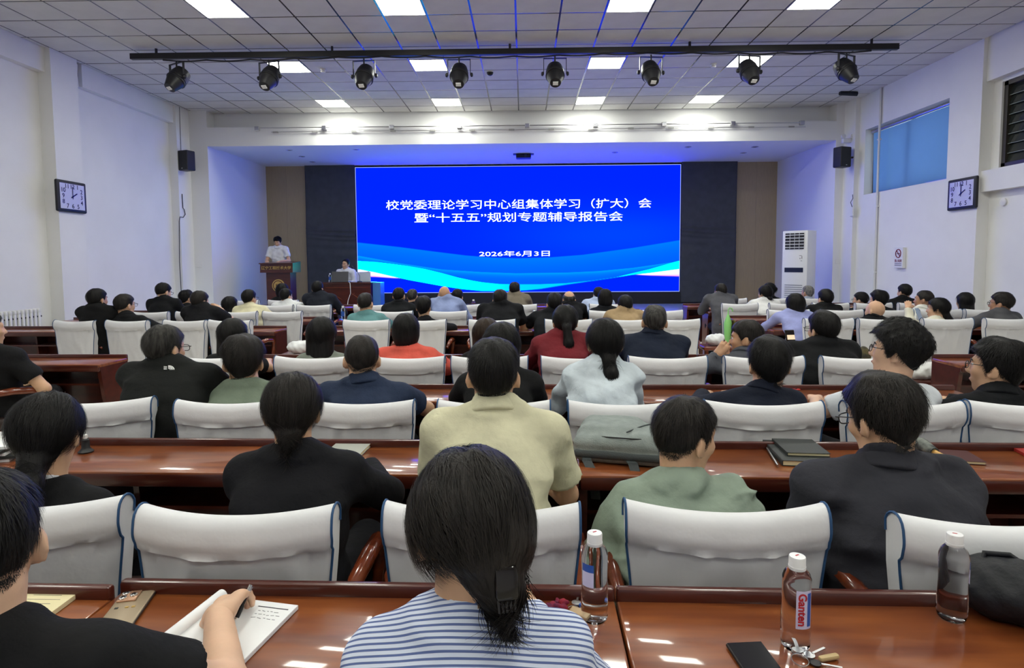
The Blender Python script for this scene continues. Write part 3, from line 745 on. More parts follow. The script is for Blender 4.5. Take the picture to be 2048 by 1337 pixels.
def ell(c, r, R=None):
    c = np.array(c, float); r = np.array(r, float); m = r.max()
    def f(x, y, z):
        X, Y, Z = x-c[0], y-c[1], z-c[2]
        if R is not None:
            X, Y, Z = R[0, 0]*X+R[1, 0]*Y+R[2, 0]*Z, R[0, 1]*X+R[1, 1]*Y+R[2, 1]*Z, R[0, 2]*X+R[1, 2]*Y+R[2, 2]*Z
        X, Y, Z = X/r[0], Y/r[1], Z/r[2]
        k0 = np.sqrt(X*X+Y*Y+Z*Z); k1 = np.sqrt((X/r[0])**2+(Y/r[1])**2+(Z/r[2])**2)+1e-6
        return k0*(k0-1)/k1
    return f, c-m, c+m
class Vol:
    def __init__(s, lo, hi, h):
        s.h = h; s.lo = np.array(lo, float); n = np.ceil((np.array(hi)-s.lo)/h).astype(int)+1
        s.ax = [(s.lo[k]+h*np.arange(n[k])).astype(F32) for k in range(3)]
        s.v = np.full(tuple(n), .25, F32)
    def sub(s, lo, hi, m):
        sl = []
        for k in range(3):
            a = int(np.clip(math.floor((lo[k]-m-s.lo[k])/s.h), 0, len(s.ax[k]))); b = int(np.clip(math.ceil((hi[k]+m-s.lo[k])/s.h)+1, 0, len(s.ax[k])))
            sl.append(slice(a, b))
        return tuple(sl)
    def xyz(s, sl=(slice(None),)*3):
        return s.ax[0][sl[0]][:, None, None], s.ax[1][sl[1]][None, :, None], s.ax[2][sl[2]][None, None, :]
    def add(s, prim, k=.03, cut=None, off=0., sub=False):
        f, lo, hi = prim; sl = s.sub(lo, hi, k+off+2.5*s.h)
        x, y, z = s.xyz(sl)
        if 0 in s.v[sl].shape: return s
        d = f(x, y, z)-off
        if cut is not None:
            p, n = cut; d = np.maximum(d, (x-p[0])*n[0]+(y-p[1])*n[1]+(z-p[2])*n[2])
        s.v[sl] = smax(s.v[sl], -d, k) if sub else smin(s.v[sl], d.astype(F32), k)
        return s
def nets(V):
    v = V.v; ins = v < 0
    c = np.zeros(tuple(n-1 for n in v.shape), np.uint8)
    for a in (0, 1):
        for b in (0, 1):
            for d in (0, 1): c += ins[a:a+c.shape[0], b:b+c.shape[1], d:d+c.shape[2]]
    act = (c > 0) & (c < 8); I = np.argwhere(act)
    idx = np.full(c.shape, -1, np.int32); idx[act] = np.arange(len(I))
    P = np.zeros((len(I), 3)); W = np.zeros(len(I))
    i, j, k = I.T
    cor = [(a, b, d) for a in (0, 1) for b in (0, 1) for d in (0, 1)]
    val = {q: v[i+q[0], j+q[1], k+q[2]] for q in cor}
    for q in cor:
        for ax in range(3):
            if q[ax] == 0:
                q2 = list(q); q2[ax] = 1; q2 = tuple(q2)
                a, b = val[q], val[q2]; m = (a < 0) != (b < 0)
                t = np.where(m, a/np.where(m, a-b, 1), 0)
                pt = np.array(q, float)[None].repeat(len(I), 0); pt[:, ax] += t
                P[m] += pt[m]; W[m] += 1
    P = (P/W[:, None]+I)*V.h+V.lo
    faces = []
    for ax in range(3):
        o1, o2 = [(1, 2), (2, 0), (0, 1)][ax]
        s0 = [slice(None)]*3; s1 = [slice(None)]*3; s0[ax] = slice(0, -1); s1[ax] = slice(1, None)
        A, B = ins[tuple(s0)], ins[tuple(s1)]
        E = np.argwhere(A != B)
        ok = (E[:, o1] > 0) & (E[:, o2] > 0) & (E[:, o1] < v.shape[o1]-1) & (E[:, o2] < v.shape[o2]-1)
        E = E[ok]; fl_ = A[tuple(E.T)]
        u1 = np.zeros(3, int); u1[o1] = 1; u2 = np.zeros(3, int); u2[o2] = 1
        q = [idx[tuple((E-u1-u2).T)], idx[tuple((E-u2).T)], idx[tuple(E.T)], idx[tuple((E-u1).T)]]
        F = np.stack(q, 1); F[~fl_] = F[~fl_][:, ::-1]
        faces.append(F)
    return P, np.concatenate(faces)
def np_mesh(name, P, F, mats):
    me = bpy.data.meshes.new(name); n = len(F)
    me.vertices.add(len(P)); me.vertices.foreach_set('co', P.astype(F32).ravel())
    me.loops.add(4*n); me.loops.foreach_set('vertex_index', F.astype(np.int32).ravel())
    me.polygons.add(n); me.polygons.foreach_set('loop_start', np.arange(0, 4*n, 4, dtype=np.int32))
    me.update(calc_edges=True); me.validate()
    for m in (mats if isinstance(mats, (list, tuple)) else [mats]): me.materials.append(m)
    me.shade_smooth(); return me
def relax(P, F, it=1, lam=.5):
    for _ in range(it):
        S = np.zeros_like(P); C = np.zeros(len(P))
        for a in range(4):
            for b in (1, 3):
                np.add.at(S, F[:, a], P[F[:, (a+b) % 4]]); np.add.at(C, F[:, a], 1)
        P = P+lam*(S/np.maximum(C, 1)[:, None]-P)
    return P
def rotz(a): c, s = math.cos(a), math.sin(a); return np.array([[c, -s, 0], [s, c, 0], [0, 0, 1]])
def rotx(a): c, s = math.cos(a), math.sin(a); return np.array([[1, 0, 0], [0, c, -s], [0, s, c]])
def roty(a): c, s = math.cos(a), math.sin(a); return np.array([[c, 0, s], [0, 1, 0], [-s, 0, c]])
# --- head pieces, in the head's own frame (y towards the face)
def head_prims(fem=0):
    e = np.eye(3)
    L = [(ell((0, -.012, .025), (.075, .095, .092)), .0), (ell((0, .026, -.045), (.057-.003*fem, .062, .072)), .04), (rcone((0, .062, -.094), .02, (0, .066, -.098), .018), .03),
         (rcone((-.03, .078, .03), .012, (.03, .078, .03), .012), .02), (rcone((0, .088, .016), .006, (0, .108, -.022), .010), .012), (ell((0, .1, -.03), (.018, .012, .009)), .012),
         (ell((-.034, .062, -.02), (.024, .024, .02)), .025), (ell((.034, .062, -.02), (.024, .024, .02)), .025),
         (rcone((-.018, .086, -.062), .008, (.018, .086, -.062), .008), .015)]
    for s in (-1, 1):
        L.append((ell((s*.080, -.012, -.008), (.009, .021, .033), rotz(s*.45) @ rotx(-.2)), .010))
        L.append((ell((s*.077, .002, -.03), (.008, .011, .012)), .008))
    return L
def skull(x, y, z):
    c = ell((0, -.012, .025), (.075, .095, .092))[0](x, y, z)
    c = smin(c, ell((0, .026, -.045), (.057, .062, .072))[0](x, y, z), .04)
    return smin(c, rcone((0, -.022, -.06), .056, (0, -.05, -.17), .06)[0](x, y, z), .03)
def zbound(style, y):
    ys = [-.12, -.09, -.06, -.035, -.015, .005, .02, .04, .06, .078, .1]
    nap, side, fore = -.07, -.035, .068
    if style in ('crew', 'fringe', 'thin', 'short'): nap, side = -.046, -.02
    if style == 'clip': nap = -.045
    elif style in ('pony', 'pony_low', 'bun', 'updo', 'clip', 'bun_high', 'bob', 'long', 'thickbob'): nap = -.08
    if style == 'recede': return np.interp(y, ys, [nap, nap, nap+.02, -.03, .018, -.01, -.01, .05, .085, .1, .12])
    return np.interp(y, ys, [nap, nap, nap+.02, -.022, .018, side+.02, side+.01, .035, .05, fore, fore])
HAIR = {}
def hair_mesh(style, h=.007):
    key = (style, h)
    if key in HAIR: return HAIR[key]
    rs = np.random.RandomState(sum(map(ord, style)))
    lo, hi = (-.15, -.2, -.18), (.15, .14, .17)
    if style in ('long', 'pony', 'pony_low', 'clip'): lo = (-.17, -.24, -.42)
    V = Vol(lo, hi, h); x, y, z = V.xyz()
    S = skull(x, y, z)
    zb = zbound(style, y)
    zb = zb+.004*np.sin(x*90)+.003*np.sin(y*130+1)
    m = sstep(-.012, .016, z-zb)
    up = sstep(-.06, .08, z)
    T = {'short': .004+.016*up, 'thick': .006+.024*up, 'crew': .003+.006*up, 'fringe': .006+.004*up, 'thin': .006+.007*up, 'curly': .01+.03*up, 'recede': .006+.010*up}.get(style, .012+.010*up)
    if style in ('short', 'thick', 'thin', 'recede'): T = T*(1-.5*sstep(.04, .078, np.abs(x))*sstep(.1, .05, z))
    T = T+.0025*np.sin(x*61+z*37)*np.sin(y*53+2)+.0015*np.sin(x*140+y*90)
    if style == 'thick': T = T+.006*np.sin(x*38+1)*np.sin(y*45)*up
    if style == 'curly':
        T = T+.008*np.sin(x*110+3*np.sin(z*40))*np.sin(y*105+1)*np.sin(z*115+2)+.005*np.sin(x*190)*np.sin(y*170)*np.sin(z*180)
        T = T+.016*np.exp(-((y-.02)/.06)**2)*up
    if style == 'fringe': m = m*(1-sstep(.055, .085, z-.25*y))
    if style == 'thin': T = T-.012*np.exp(-(x/.04)**2-((y+.05)/.045)**2)*sstep(.05, .09, z)
    d = S-(T*m-.008*(1-m))
    d = np.maximum(np.maximum(d, (zb-.02)-z), -S-.014)
    def U(p, k): nonlocal d; d = smin(d, p[0](x, y, z), k)
    face = np.maximum(y-.035-.25*np.maximum(z-.02, 0)*4, -1)           # keep the face clear
    if style in ('bob', 'thickbob'):
        b = ell((0, -.022, -.012), (.100, .108, .125))[0](x, y, z)
        b = smax(smax(b, y-.028-np.maximum(z-.03, 0)*1.2, .02), -(z+.115+.1*y), .015)
        d = smin(d, b, .02)
    if style == 'long':
        b = rcone((0, -.03, .02), .098, (0, -.085, -.30), .088, ((0, 1, 0), 1.5))[0](x, y, z)
        b = smax(b, y-.02-np.maximum(z-.0, 0)*1.2, .02); b = smax(b, -(z+.36), .02)
        b = b+.003*np.sin(x*80+z*6); d = smin(d, b, .02)
    if style == 'pony':
        U(rcone((0, -.1, .03), .032, (0, -.135, -.02), .026), .03); U(rcone((0, -.135, -.02), .03, (.01, -.15, -.13), .036), .02); U(rcone((.01, -.15, -.13), .036, (.012, -.135, -.24), .006), .02)
    if style == 'pony_low':
        U(rcone((0, -.09, -.06), .035, (.008, -.125, -.13), .034), .03); U(rcone((.008, -.125, -.13), .034, (.01, -.13, -.27), .006), .02)
    if style == 'bun':
        U(ell((0, -.1, -.065), (.045, .032, .032)), .025); U(rcone((0, -.095, -.08), .02, (0, -.09, -.13), .008), .02)
    if style == 'updo': U(ell((0, -.082, -.07), (.03, .026, .03)), .03); U(rcone((0, -.088, -.085), .018, (0, -.085, -.125), .008), .02)
    if style == 'bun_high': U(ell((.03, -.11, .03), (.036, .036, .034)), .015)
    if style == 'clip':
        b = ell((0, -.02, .0), (.106, .112, .125))[0](x, y, z)
        b = smax(smax(b, y-.03-np.maximum(z-.03, 0)*1.2, .02), -(z+.016+.55*(y+.06)+.30*x), .02)
        b = b+.002*np.sin(x*90+z*8)
        d = smin(d, b, .02)
        U(rcone((.022, -.075, -.03), .05, (.032, -.078, -.085), .034), .04); U(rcone((.034, -.08, -.085), .030, (.03, -.082, -.118), .012), .02)
        d = d+.010*np.exp(-((x+.005)/.007)**2)*sstep(.06, .11, z)*(y > -.06)
    if style == 'ear_long': pass
    V.v = d.astype(F32)
    P, F = nets(V); HAIR[key] = (P, F); return HAIR[key]
def strands(style, P, F, n, seed):
    rs = np.random.RandomState(seed)
    A = P[F]; C = A.mean(1); N = np.cross(A[:, 2]-A[:, 0], A[:, 3]-A[:, 1]); N /= np.linalg.norm(N, axis=1)[:, None]+1e-9
    k = rs.randint(0, len(F), n); p = C[k]+rs.normal(0, .002, (n, 3)); nn = N[k]
    L = {'crew': .012, 'fringe': .015, 'thin': .022, 'short': .028, 'thick': .04, 'curly': .03, 'recede': .025}.get(style, .07)*rs.uniform(.5, 1.3, n)
    if style in ('short', 'thick', 'crew', 'thin', 'recede', 'fringe', 'curly'): L = np.minimum(L, np.maximum(.003, (p[:, 2]-zbound(style, p[:, 1]))*.8+.003))
    lift = {'crew': .25, 'thick': .18, 'short': .14, 'curly': .5, 'thin': .16}.get(style, .015)
    cr = np.array([.006, -.045, .12]); out = p-cr; out[:, 2] *= .3; out /= np.linalg.norm(out, axis=1)[:, None]+1e-6
    g = np.array([0, -.02, -1.])[None]*.9+out*.9
    front = np.clip((p[:, 1]-.01)/.05, 0, 1)*np.clip((p[:, 2]-.05)/.05, 0, 1)
    if style in ('short', 'thick', 'crew', 'thin', 'recede'): g = g*(1-front[:, None])+np.array([.5, .7, .1])[None]*front[:, None]
    tie = {'pony': (0, -.13, .01), 'pony_low': (0, -.11, -.1), 'bun': (0, -.11, -.07), 'updo': (0, -.09, -.07), 'clip': (.03, -.1, -.1), 'bun_high': (.03, -.12, .03)}.get(style)
    if tie is not None:
        up = p[:, 2] > tie[2]; t = np.array(tie)-p; t /= np.linalg.norm(t, axis=1)[:, None]+1e-6; g[up] = t[up]
    g = g+rs.normal(0, .16 if style not in ('curly', 'thick') else .4, (n, 3))
    V = []; T = 5; w0 = .0009
    q = p-nn*.0015
    cE = np.array([0, -.015, .012]); rE = np.array([.09, .108, .105]); n0 = np.linalg.norm((q-cE)/rE, axis=1); onh = (p[:, 2] > -.05)
    for j in range(T):
        d = g-nn*(g*nn).sum(1)[:, None]; d /= np.linalg.norm(d, axis=1)[:, None]+1e-6
        d = d+nn*lift*(.4 if j > 1 else 1.0)+(rs.normal(0, .35, (n, 3)) if style == 'curly' else 0)
        s = np.cross(d, nn); s /= np.linalg.norm(s, axis=1)[:, None]+1e-6
        w = w0*(1-.75*j/(T-1)); V.append(np.stack([q-s*w, q+s*w], 1))
        q = q+d*(L/(T-1))[:, None]
        nr = np.linalg.norm((q-cE)/rE, axis=1); f_ = np.where(onh, n0*(1+lift*.10*(j+1)/T*rs.uniform(.2, 1, n))/nr, 1); q = cE+(q-cE)*f_[:, None]     # wrap round the skull
        nn2 = (q-np.array([0, -.012, .0])); nn2 /= np.linalg.norm(nn2, axis=1)[:, None]; nn = nn*.75+nn2*.25; nn /= np.linalg.norm(nn, axis=1)[:, None]
    V = np.stack(V, 1).reshape(n, T*2, 3)
    idx = np.arange(n)[:, None, None]*T*2+np.array([[2*j, 2*j+1, 2*j+3, 2*j+2] for j in range(T-1)])[None]
    return V.reshape(-1, 3), idx.reshape(-1, 4)
def stubble(style, n):
    rs = np.random.RandomState(9); Y = rs.uniform(-.125, .03, n*3); X = rs.uniform(-.09, .09, n*3); zb = zbound(style, Y)
    Z = zb+.004-np.abs(rs.normal(0, .008, n*3)); P = np.stack([X, Y, Z], 1)
    for _ in range(7):
        d = skull(P[:, 0], P[:, 1], P[:, 2]); G = np.stack([(skull(P[:, 0]+1e-4*(k == 0), P[:, 1]+1e-4*(k == 1), P[:, 2]+1e-4*(k == 2))-d)/1e-4 for k in range(3)], 1)
        G[:, 2] *= .1; P = P-G*(d/np.maximum((G*G).sum(1), .2))[:, None]
    ok = (np.abs(skull(P[:, 0], P[:, 1], P[:, 2])) < .002) & (P[:, 2] > zbound(style, P[:, 1])-.025) & (P[:, 2] < zbound(style, P[:, 1])+.012) & ((P[:, 1] < -.03) | (P[:, 1] > .004)); P = P[ok][:n]; N = G[ok][:n]; N /= np.linalg.norm(N, axis=1)[:, None]; m = len(P)
    q = P+N*.0004; d = np.array([0, -.1, -1.])[None]+rs.normal(0, .12, (m, 3)); s = np.cross(d, N); s /= np.linalg.norm(s, axis=1)[:, None]
    L = rs.uniform(.0015, .0035, m)[:, None]; V = np.stack([q-s*.0005, q+s*.0005, q+s*.0002+d*L+N*.0006, q-s*.0002+d*L+N*.0006], 1)
    return V.reshape(-1, 3), np.arange(m*4).reshape(-1, 4)
HM = {}
def hair_obj(style, h, m, parent, M4):
    k = (style, h)
    if k not in HM:
        P, F = hair_mesh(style, h); P = relax(P, F, 1, .4)
        ns = (9000 if h < .007 else 3500)*(.55 if style in ('crew', 'fringe') else 1)
        SP, SF = strands(style, P, F, int(ns), 5); F = np.concatenate([F, SF+len(P)]); P = np.concatenate([P, SP])
        if style in ('short', 'thick', 'crew', 'thin', 'fringe'):
            SP, SF = stubble(style, 2600 if h < .007 else 900); F = np.concatenate([F, SF+len(P)]); P = np.concatenate([P, SP])
        HM[k] = np_mesh('hair', P, F, m)
    o = link('hair', HM[k], parent); o.matrix_local = M4
    if HM[k].materials[0] != m:
        o.material_slots[0].link = 'OBJECT'; o.material_slots[0].material = m
    return o
# --- hand template (right hand, fingers along +y, palm facing -z), relaxed or gripping
HANDS = {}
def hand_mesh(kind):
    if kind in HANDS: return HANDS[kind]
    V = Vol((-.07, -.05, -.09), (.09, .21, .06), .0042)
    V.add(rcone((0, -.004, 0), .027, (0, .004, 0), .027), 0)
    V.add(rcone((-.012, .01, 0), .024, (-.02, .075, 0), .019, ((0, 0, 1), 1.35)), .02); V.add(rcone((.012, .01, 0), .024, (.02, .07, 0), .018, ((0, 0, 1), 1.35)), .02)
    cur = {'relax': (.35, .7), 'grip': (.9, 1.9), 'flat': (.08, .12)}[kind]
    for x, L in ((-.030, .066), (-.010, .076), (.011, .070), (.030, .055)):
        b = np.array((x, .078 if abs(x) < .02 else .07, 0)); a = 0
        for s, (fr, da) in enumerate(((.45, cur[0]*.5), (.3, cur[0]), (.25, cur[1]-cur[0]))):
            a += da; e = b+L*fr*np.array((x*.6, math.cos(a), -math.sin(a)))
            r = .0095-.001*s; V.add(rcone(b, r, e, r-.001), .006); b = e
    b = np.array((-.028, .015, -.008)); e = b+np.array((-.028, .032, -.012)); V.add(rcone(b, .015, e, .012), .012)
    V.add(rcone(e, .0115, e+np.array((.004 if kind != 'grip' else .022, .032, -.014)), .009), .006)
    P, F = nets(V); HANDS[kind] = (relax(P, F, 1, .3), F); return HANDS[kind]
def place_hand(kind, W, d, up, right, k=1.0):
    P, F = hand_mesh(kind); P = P.copy()
    if not right: P[:, 0] *= -1; F = F[:, ::-1]
    d = np.array(d, float); d /= np.linalg.norm(d); up = np.array(up, float); up -= d*(up@d); up /= np.linalg.norm(up); x = np.cross(d, up)
    return (P*k) @ np.stack([x, d, up])+np.array(W), F
# --- materials for people
def skin(n=0):
    c = [lin((206, 164, 132)), lin((190, 146, 114)), lin((216, 176, 148)), lin((172, 128, 98))][n]
    return mat('skin_%d' % n, c, .5, vary=.06, vscale=14, sss=.12, bump=.05, bscale=120)
def hairmat(n):
    if isinstance(n, str): n = {'black': 0, 'grey': 1, 'dark': 2, 'white': 3, 'brown': 4}[n]
    c = [(.005, .0045, .0045), (.06, .056, .052), (.012, .010, .009), (.25, .24, .23), (.022, .013, .009)][n]
    c2 = [(.011, .010, .010), (.014, .013, .012), (.024, .020, .018), (.09, .085, .08), (.04, .025, .017)][n]
    return mat('hair_%d' % n, c, .5, vscale=1.0, col2=c2, stretch=(70, 70, 9), bump=.25, bscale=1.6, spec=.22)
def cloth(rgb, rough=.85):
    k = 'cloth_%d_%d_%d' % tuple(rgb)
    L_ = lin(rgb); dk = .5+.5*min(1, sum(L_)/3/.12)
    return mat(k, tuple(v*dk for v in L_), rough, vary=.1, vscale=9, bump=.45, bscale=26, spec=.25)
eye_m = mat('eye_white', (.75, .73, .7), .2); iris_m = mat('iris', (.02, .012, .008), .15); lip_m = mat('lip', lin((168, 100, 88)), .5)
lens_m = mat('spectacle_lens', (1, 1, 1), .02, trans=1, ior=1.05)
FACE = {}
def face_kit():
    if FACE: return FACE
    eb = MB(); ir = MB(); br = MB()
    for s in (-1, 1):
        eb.lathe([(.0005, -.0105), (.006, -.009), (.0102, -.003), (.0102, .003), (.006, .009), (.0005, .0105)], 14, (s*.031, .076, .010), Matrix.Rotation(-PI/2, 3, 'X'))
        ir.lathe([(.0055, .0088), (.004, .0102), (.0005, .0108)], 12, (s*.031, .076, .010), Matrix.Rotation(-PI/2, 3, 'X'))
        br.tube([(s*.016, .092, .030), (s*.032, .090, .034), (s*.047, .080, .029)], [.003, .004, .002], 6)
    FACE['eyes'] = eb.mesh('eyes', eye_m, 60); FACE['iris'] = ir.mesh('irises', iris_m, 60); FACE['brow'] = br.mesh('eyebrows', mat('hair_0', (.01, .01, .01), .4), 60)
    FACE['lips'] = MB().tube([(-.022, .083, -.064), (-.01, .092, -.0625), (0, .0935, -.0635), (.01, .092, -.0625), (.022, .083, -.064)], [.002, .0055, .006, .0055, .002], 8).mesh('lips', lip_m, 60)
    gl = MB(); lns = []
    for s in (-1, 1):
        gl.tube([(s*.079, -.02, .008), (s*.078, .0, .016), (s*.072, .1, .016)], .0018, 6)
        gl.tube([(s*.035+.025*np.sign(math.cos(a))*abs(math.cos(a))**.7, .102, .006+.016*np.sign(math.sin(a))*abs(math.sin(a))**.7) for a in np.linspace(0, 2*PI, 21)], .002, 6)
        lns.append(MB().lathe([(.02, 0), (.02, .001)], 20, (s*.035, .102, .006), Matrix.Rotation(PI/2, 3, 'X')).mesh('lens', lens_m, 40))
        gl.tube([(s*.072, .1, .016), (s*.06, .102, .012)], .002, 6)
    gl.tube([(-.008, .106, .01), (0, .109, .014), (.008, .106, .01)], .002, 6)
    FACE['glasses'] = gl.mesh('glasses', black_m, 60); FACE['lens'] = lns
    return FACE
# --- trousers and shoes, shared by everyone seated
_V = Vol((-.26, -.2, .06), (.26, .56, .72), .016)
_V.add(ell((0, .0, .56), (.175, .135, .12)), 0)
for s in (-1, 1):
    _V.add(rcone((s*.085, .02, .555), .085, (s*.105, .40, .545), .064), .04); _V.add(rcone((s*.105, .405, .535), .062, (s*.105, .38, .10), .048), .03)
_P, _F = nets(_V); SEATLEGS = np_mesh('trousers', relax(_P, _F, 1), _F, cloth((34, 34, 40)))
_V = Vol((-.2, .26, 0.0), (.2, .6, .14), .014)
for s in (-1, 1): _V.add(rcone((s*.105, .37, .045), .042, (s*.11, .52, .035), .034, ((0, 0, 1), 1.1)), 0); _V.add(rcone((s*.105, .37, .06), .04, (s*.105, .37, .1), .04), .02)
_P, _F = nets(_V); SHOES = np_mesh('shoes', relax(_P, _F, 1), _F, mat('shoe_leather', (.015, .014, .014), .3))
_V = Vol((-.24, -.18, .04), (.24, .2, 1.08), .018)
_V.add(ell((0, .0, .94), (.17, .125, .12)), 0)
for s in (-1, 1): _V.add(rcone((s*.085, 0, .9), .088, (s*.1, .01, .48), .064), .04); _V.add(rcone((s*.1, .01, .48), .063, (s*.1, 0, .08), .052), .03)
_P, _F = nets(_V); STANDLEGS = np_mesh('trousers', relax(_P, _F, 1), _F, cloth((34, 34, 40)))
NP = [0]
PEOPLE = {}
def person(label, hx, ty, row=None, Yh=None, lean=.08, yaw=None, ct=None, pitch=0, roll=0, byaw=0, hs=1.0, fem=0, sw=None, drop=.0, bw=1.0, bd=1.0, bx=None, sk=0, hair='short', hc='black', top='tee', col=(40, 40, 44), col2=None,
           arms='desk', glasses=False, face=False, h=None, pants=(34, 34, 40), zoff=0, EL=None, WL=None, ER=None, WR=None, hands=('relax', 'relax'), stand=False, Yc=None, neckf=0., slmat=None, group='seated audience', base=0., hdir=None, wrink=1.):
    """A person seen from (hx, ty), the photo pixel of the crown, sitting in the given row."""
    if Yc is None: Yc = RY[row]
    hipY = Yc+.215
    if Yh is None: Yh = hipY+lean+.03
    P_ = at(hx, ty, Yh); zt = P_.z-base; Xh = P_.x
    bX = at(bx, ty, hipY).x if bx is not None else Xh
    org = Vector((bX, hipY+ROWSLOPE*bX*(0 if stand else 1), base))
    Yh2 = Yh
    Rb = rotz(-byaw*PI/180)
    loc = Rb.T @ np.array([Xh-org.x, Yh2-org.y, 0]); hx_, hy_ = loc[0], loc[1]
    if yaw is None: yaw = math.degrees(math.atan2(-Xh, 16.5-Yh))*.8
    if sw is None: sw = .148 if fem else .168
    htop = {'bald': .117, 'crew': .123, 'fringe': .12, 'thick': .142, 'curly': .155}.get(hair, .133)*hs
    Hm = rotz(-(yaw-byaw)*PI/180) @ rotx(-pitch*PI/180) @ roty(roll*PI/180)
    up = Hm @ np.array([0, 0, 1.])
    Hc = np.array([hx_, hy_, zt])-np.array([0, 0, htop])*1.0
    Hc[:2] -= up[:2]*0
    nz = zt-.255*hs-drop
    if ct is not None: nz = at(hx, ct, Yh-.07).z-base-{'tee': .016, 'polo': .05, 'shirt': .05, 'blouse': .045, 'jacket': .05, 'suit': .04, 'hoodie': .055}[top]
    Nb = np.array([hx_*.75, hy_-.035-neckf, nz])
    hipz = .56 if not stand else .95
    S = {s: Nb+np.array([s*sw, .012, -.062+(.0)]) for s in (-1, 1)}
    if h is None: h = {None: .011, 1: .009, 2: .010, 3: .011}.get(row, .0135)
    # elbows and wrists
    E, W = {}, {}
    for s in (-1, 1):
        e = EL if s < 0 else ER; wv = WL if s < 0 else WR
        if e is None:
            if arms == 'desk': e = (s*(sw+.06), S[s][1]+.13, max(nz-.33, .775)); wv = wv or (s*.10, S[s][1]+.36, .785)
            elif arms == 'lap': e = (s*(sw+.05), S[s][1]+.03, nz-.33); wv = wv or (s*.09, S[s][1]+.25, .66)
            elif arms == 'fold': e = (s*(sw+.055), S[s][1]+.0, nz-.31); wv = wv or (s*.06, S[s][1]+.16, .70)
            elif arms == 'rest': e = (s*(sw+.09), S[s][1]+.06, nz-.31); wv = wv or (s*(sw+.05), S[s][1]+.3, .71)
        elif wv is None: wv = (s*.10, S[s][1]+.36, .785)
        E[s] = np.array(e, float); W[s] = np.array(wv, float)
    Lt = nz-hipz; zs_ = hipz+Lt*np.array([-.2, 0, .3, .55, .71, .855, .935, 1.])
    zs_[0] = hipz-.12
    ws_ = np.array([.15, .165, .152-.012*fem, .16, .168, .15, .105, .06])*bw*(sw/.178*.5+.5); ds_ = np.array([.11, .118, .112, .118, .112, .092, .072, .055])*bd
    t_ = (zs_-hipz)/(nz-hipz); cx_ = np.interp(t_, [0, 1], [0, Nb[0]]); cy_ = Nb[1]*np.clip(t_, 0, 1)**1.5-.03*np.sin(np.clip(t_, 0, 1)*PI)*.8+.0*t_
    def torso(off):
        lo = np.array([min(cx_.min(), 0)-.23*bw, cy_.min()-.15*bd, zs_[0]]); hi = np.array([cx_.max()+.23*bw, cy_.max()+.15*bd, nz+.01])
        def f(x, y, z):
            a = np.interp(z, zs_, ws_).astype(F32)+off; b = np.interp(z, zs_, ds_).astype(F32)+off; cx = np.interp(z, zs_, cx_).astype(F32); cy = np.interp(z, zs_, cy_).astype(F32)
            q = (np.abs((x-cx)/a)**2.4+np.abs((y-cy)/b)**2.4)**(1/2.4)
            d = (q-1)*np.minimum(a, b)
            return np.maximum(d, np.maximum(z-nz-(.004 if off > 0 else -.02), zs_[0]-z))
        return f, lo-off, hi+off
    longs = top in ('jacket', 'shirt', 'suit', 'hoodie', 'blouse')
    ptsall = [Hc-.16, Hc+.16]+[S[s] for s in S]+[E[s] for s in E]+[W[s] for s in W]+[np.array([-.22, -.16, zs_[0]]), np.array([.22, .16, nz])]
    A = np.array(ptsall); lo, hi = A.min(0)-.1, A.max(0)+.1
    sb = (.145, .13)[fem]
    ra = (.050, .042)[fem]*(.7+.3*bw)
    # body
    V = Vol(lo, hi, h); V.add(torso(-.022), 0)
    nk0 = Hc+Hm @ np.array([0, -.022, -.055])*hs; nkr = (.057, .050)[fem]*hs
    V.add(rcone(nk0, nkr, Nb+np.array([0, .012, -.01]), nkr*1.1), .035)
    for s in (-1, 1):
        V.add(rcone(Nb+np.array([s*.02, .004, .006]), .028, S[s]+np.array([-s*.03, 0, -.005]), .034), .05); V.add(rcone(S[s], ra-.004, E[s], ra-.010), .03); V.add(rcone(E[s], ra-.009, W[s], .028), .015)
    for pr, k in head_prims(fem):
        f, l0, h0 = pr
        def g(x, y, z, f=f):
            X, Y, Z = (x-Hc[0])/hs, (y-Hc[1])/hs, (z-Hc[2])/hs
            return f(Hm[0, 0]*X+Hm[1, 0]*Y+Hm[2, 0]*Z, Hm[0, 1]*X+Hm[1, 1]*Y+Hm[2, 1]*Z, Hm[0, 2]*X+Hm[1, 2]*Y+Hm[2, 2]*Z)*hs
        C8 = np.array([[l0[0] if a else h0[0], l0[1] if b else h0[1], l0[2] if c else h0[2]] for a in (0, 1) for b in (0, 1) for c in (0, 1)])*hs @ Hm.T+Hc
        V.add((g, C8.min(0), C8.max(0)), k)
    P, F = nets(V); P = relax(P, F, 1, .35)
    Ps, Fs = [P], [F]; n = len(P)
    for s in (-1, 1):
        dv = W[s]-E[s]; kd = hands[0 if s < 0 else 1]
        hd = dv if hdir is None or hdir[0 if s < 0 else 1] is None else np.array(hdir[0 if s < 0 else 1][0])
        upv = (0, 0, 1) if hdir is None or hdir[0 if s < 0 else 1] is None else hdir[0 if s < 0 else 1][1]
        ph, fh = place_hand(kd, W[s], hd, upv, s > 0, (1.0, .9)[fem]); Ps.append(ph); Fs.append(fh+n); n += len(ph)
    me = np_mesh('person', np.concatenate(Ps), np.concatenate(Fs), skin(sk))
    root = link('person', me, None, org); root.rotation_euler = (0, 0, -byaw*PI/180)
    tag(root, label, 'person', group)
    # top garment
    G_ = Vol(lo, hi, h)
    o_ = {'tee': .012, 'polo': .012, 'shirt': .013, 'blouse': .013, 'jacket': .020, 'suit': .018, 'hoodie': .022}[top]
    o_ += .005*max(0, wrink-1)
    G_.add(torso(o_), 0)
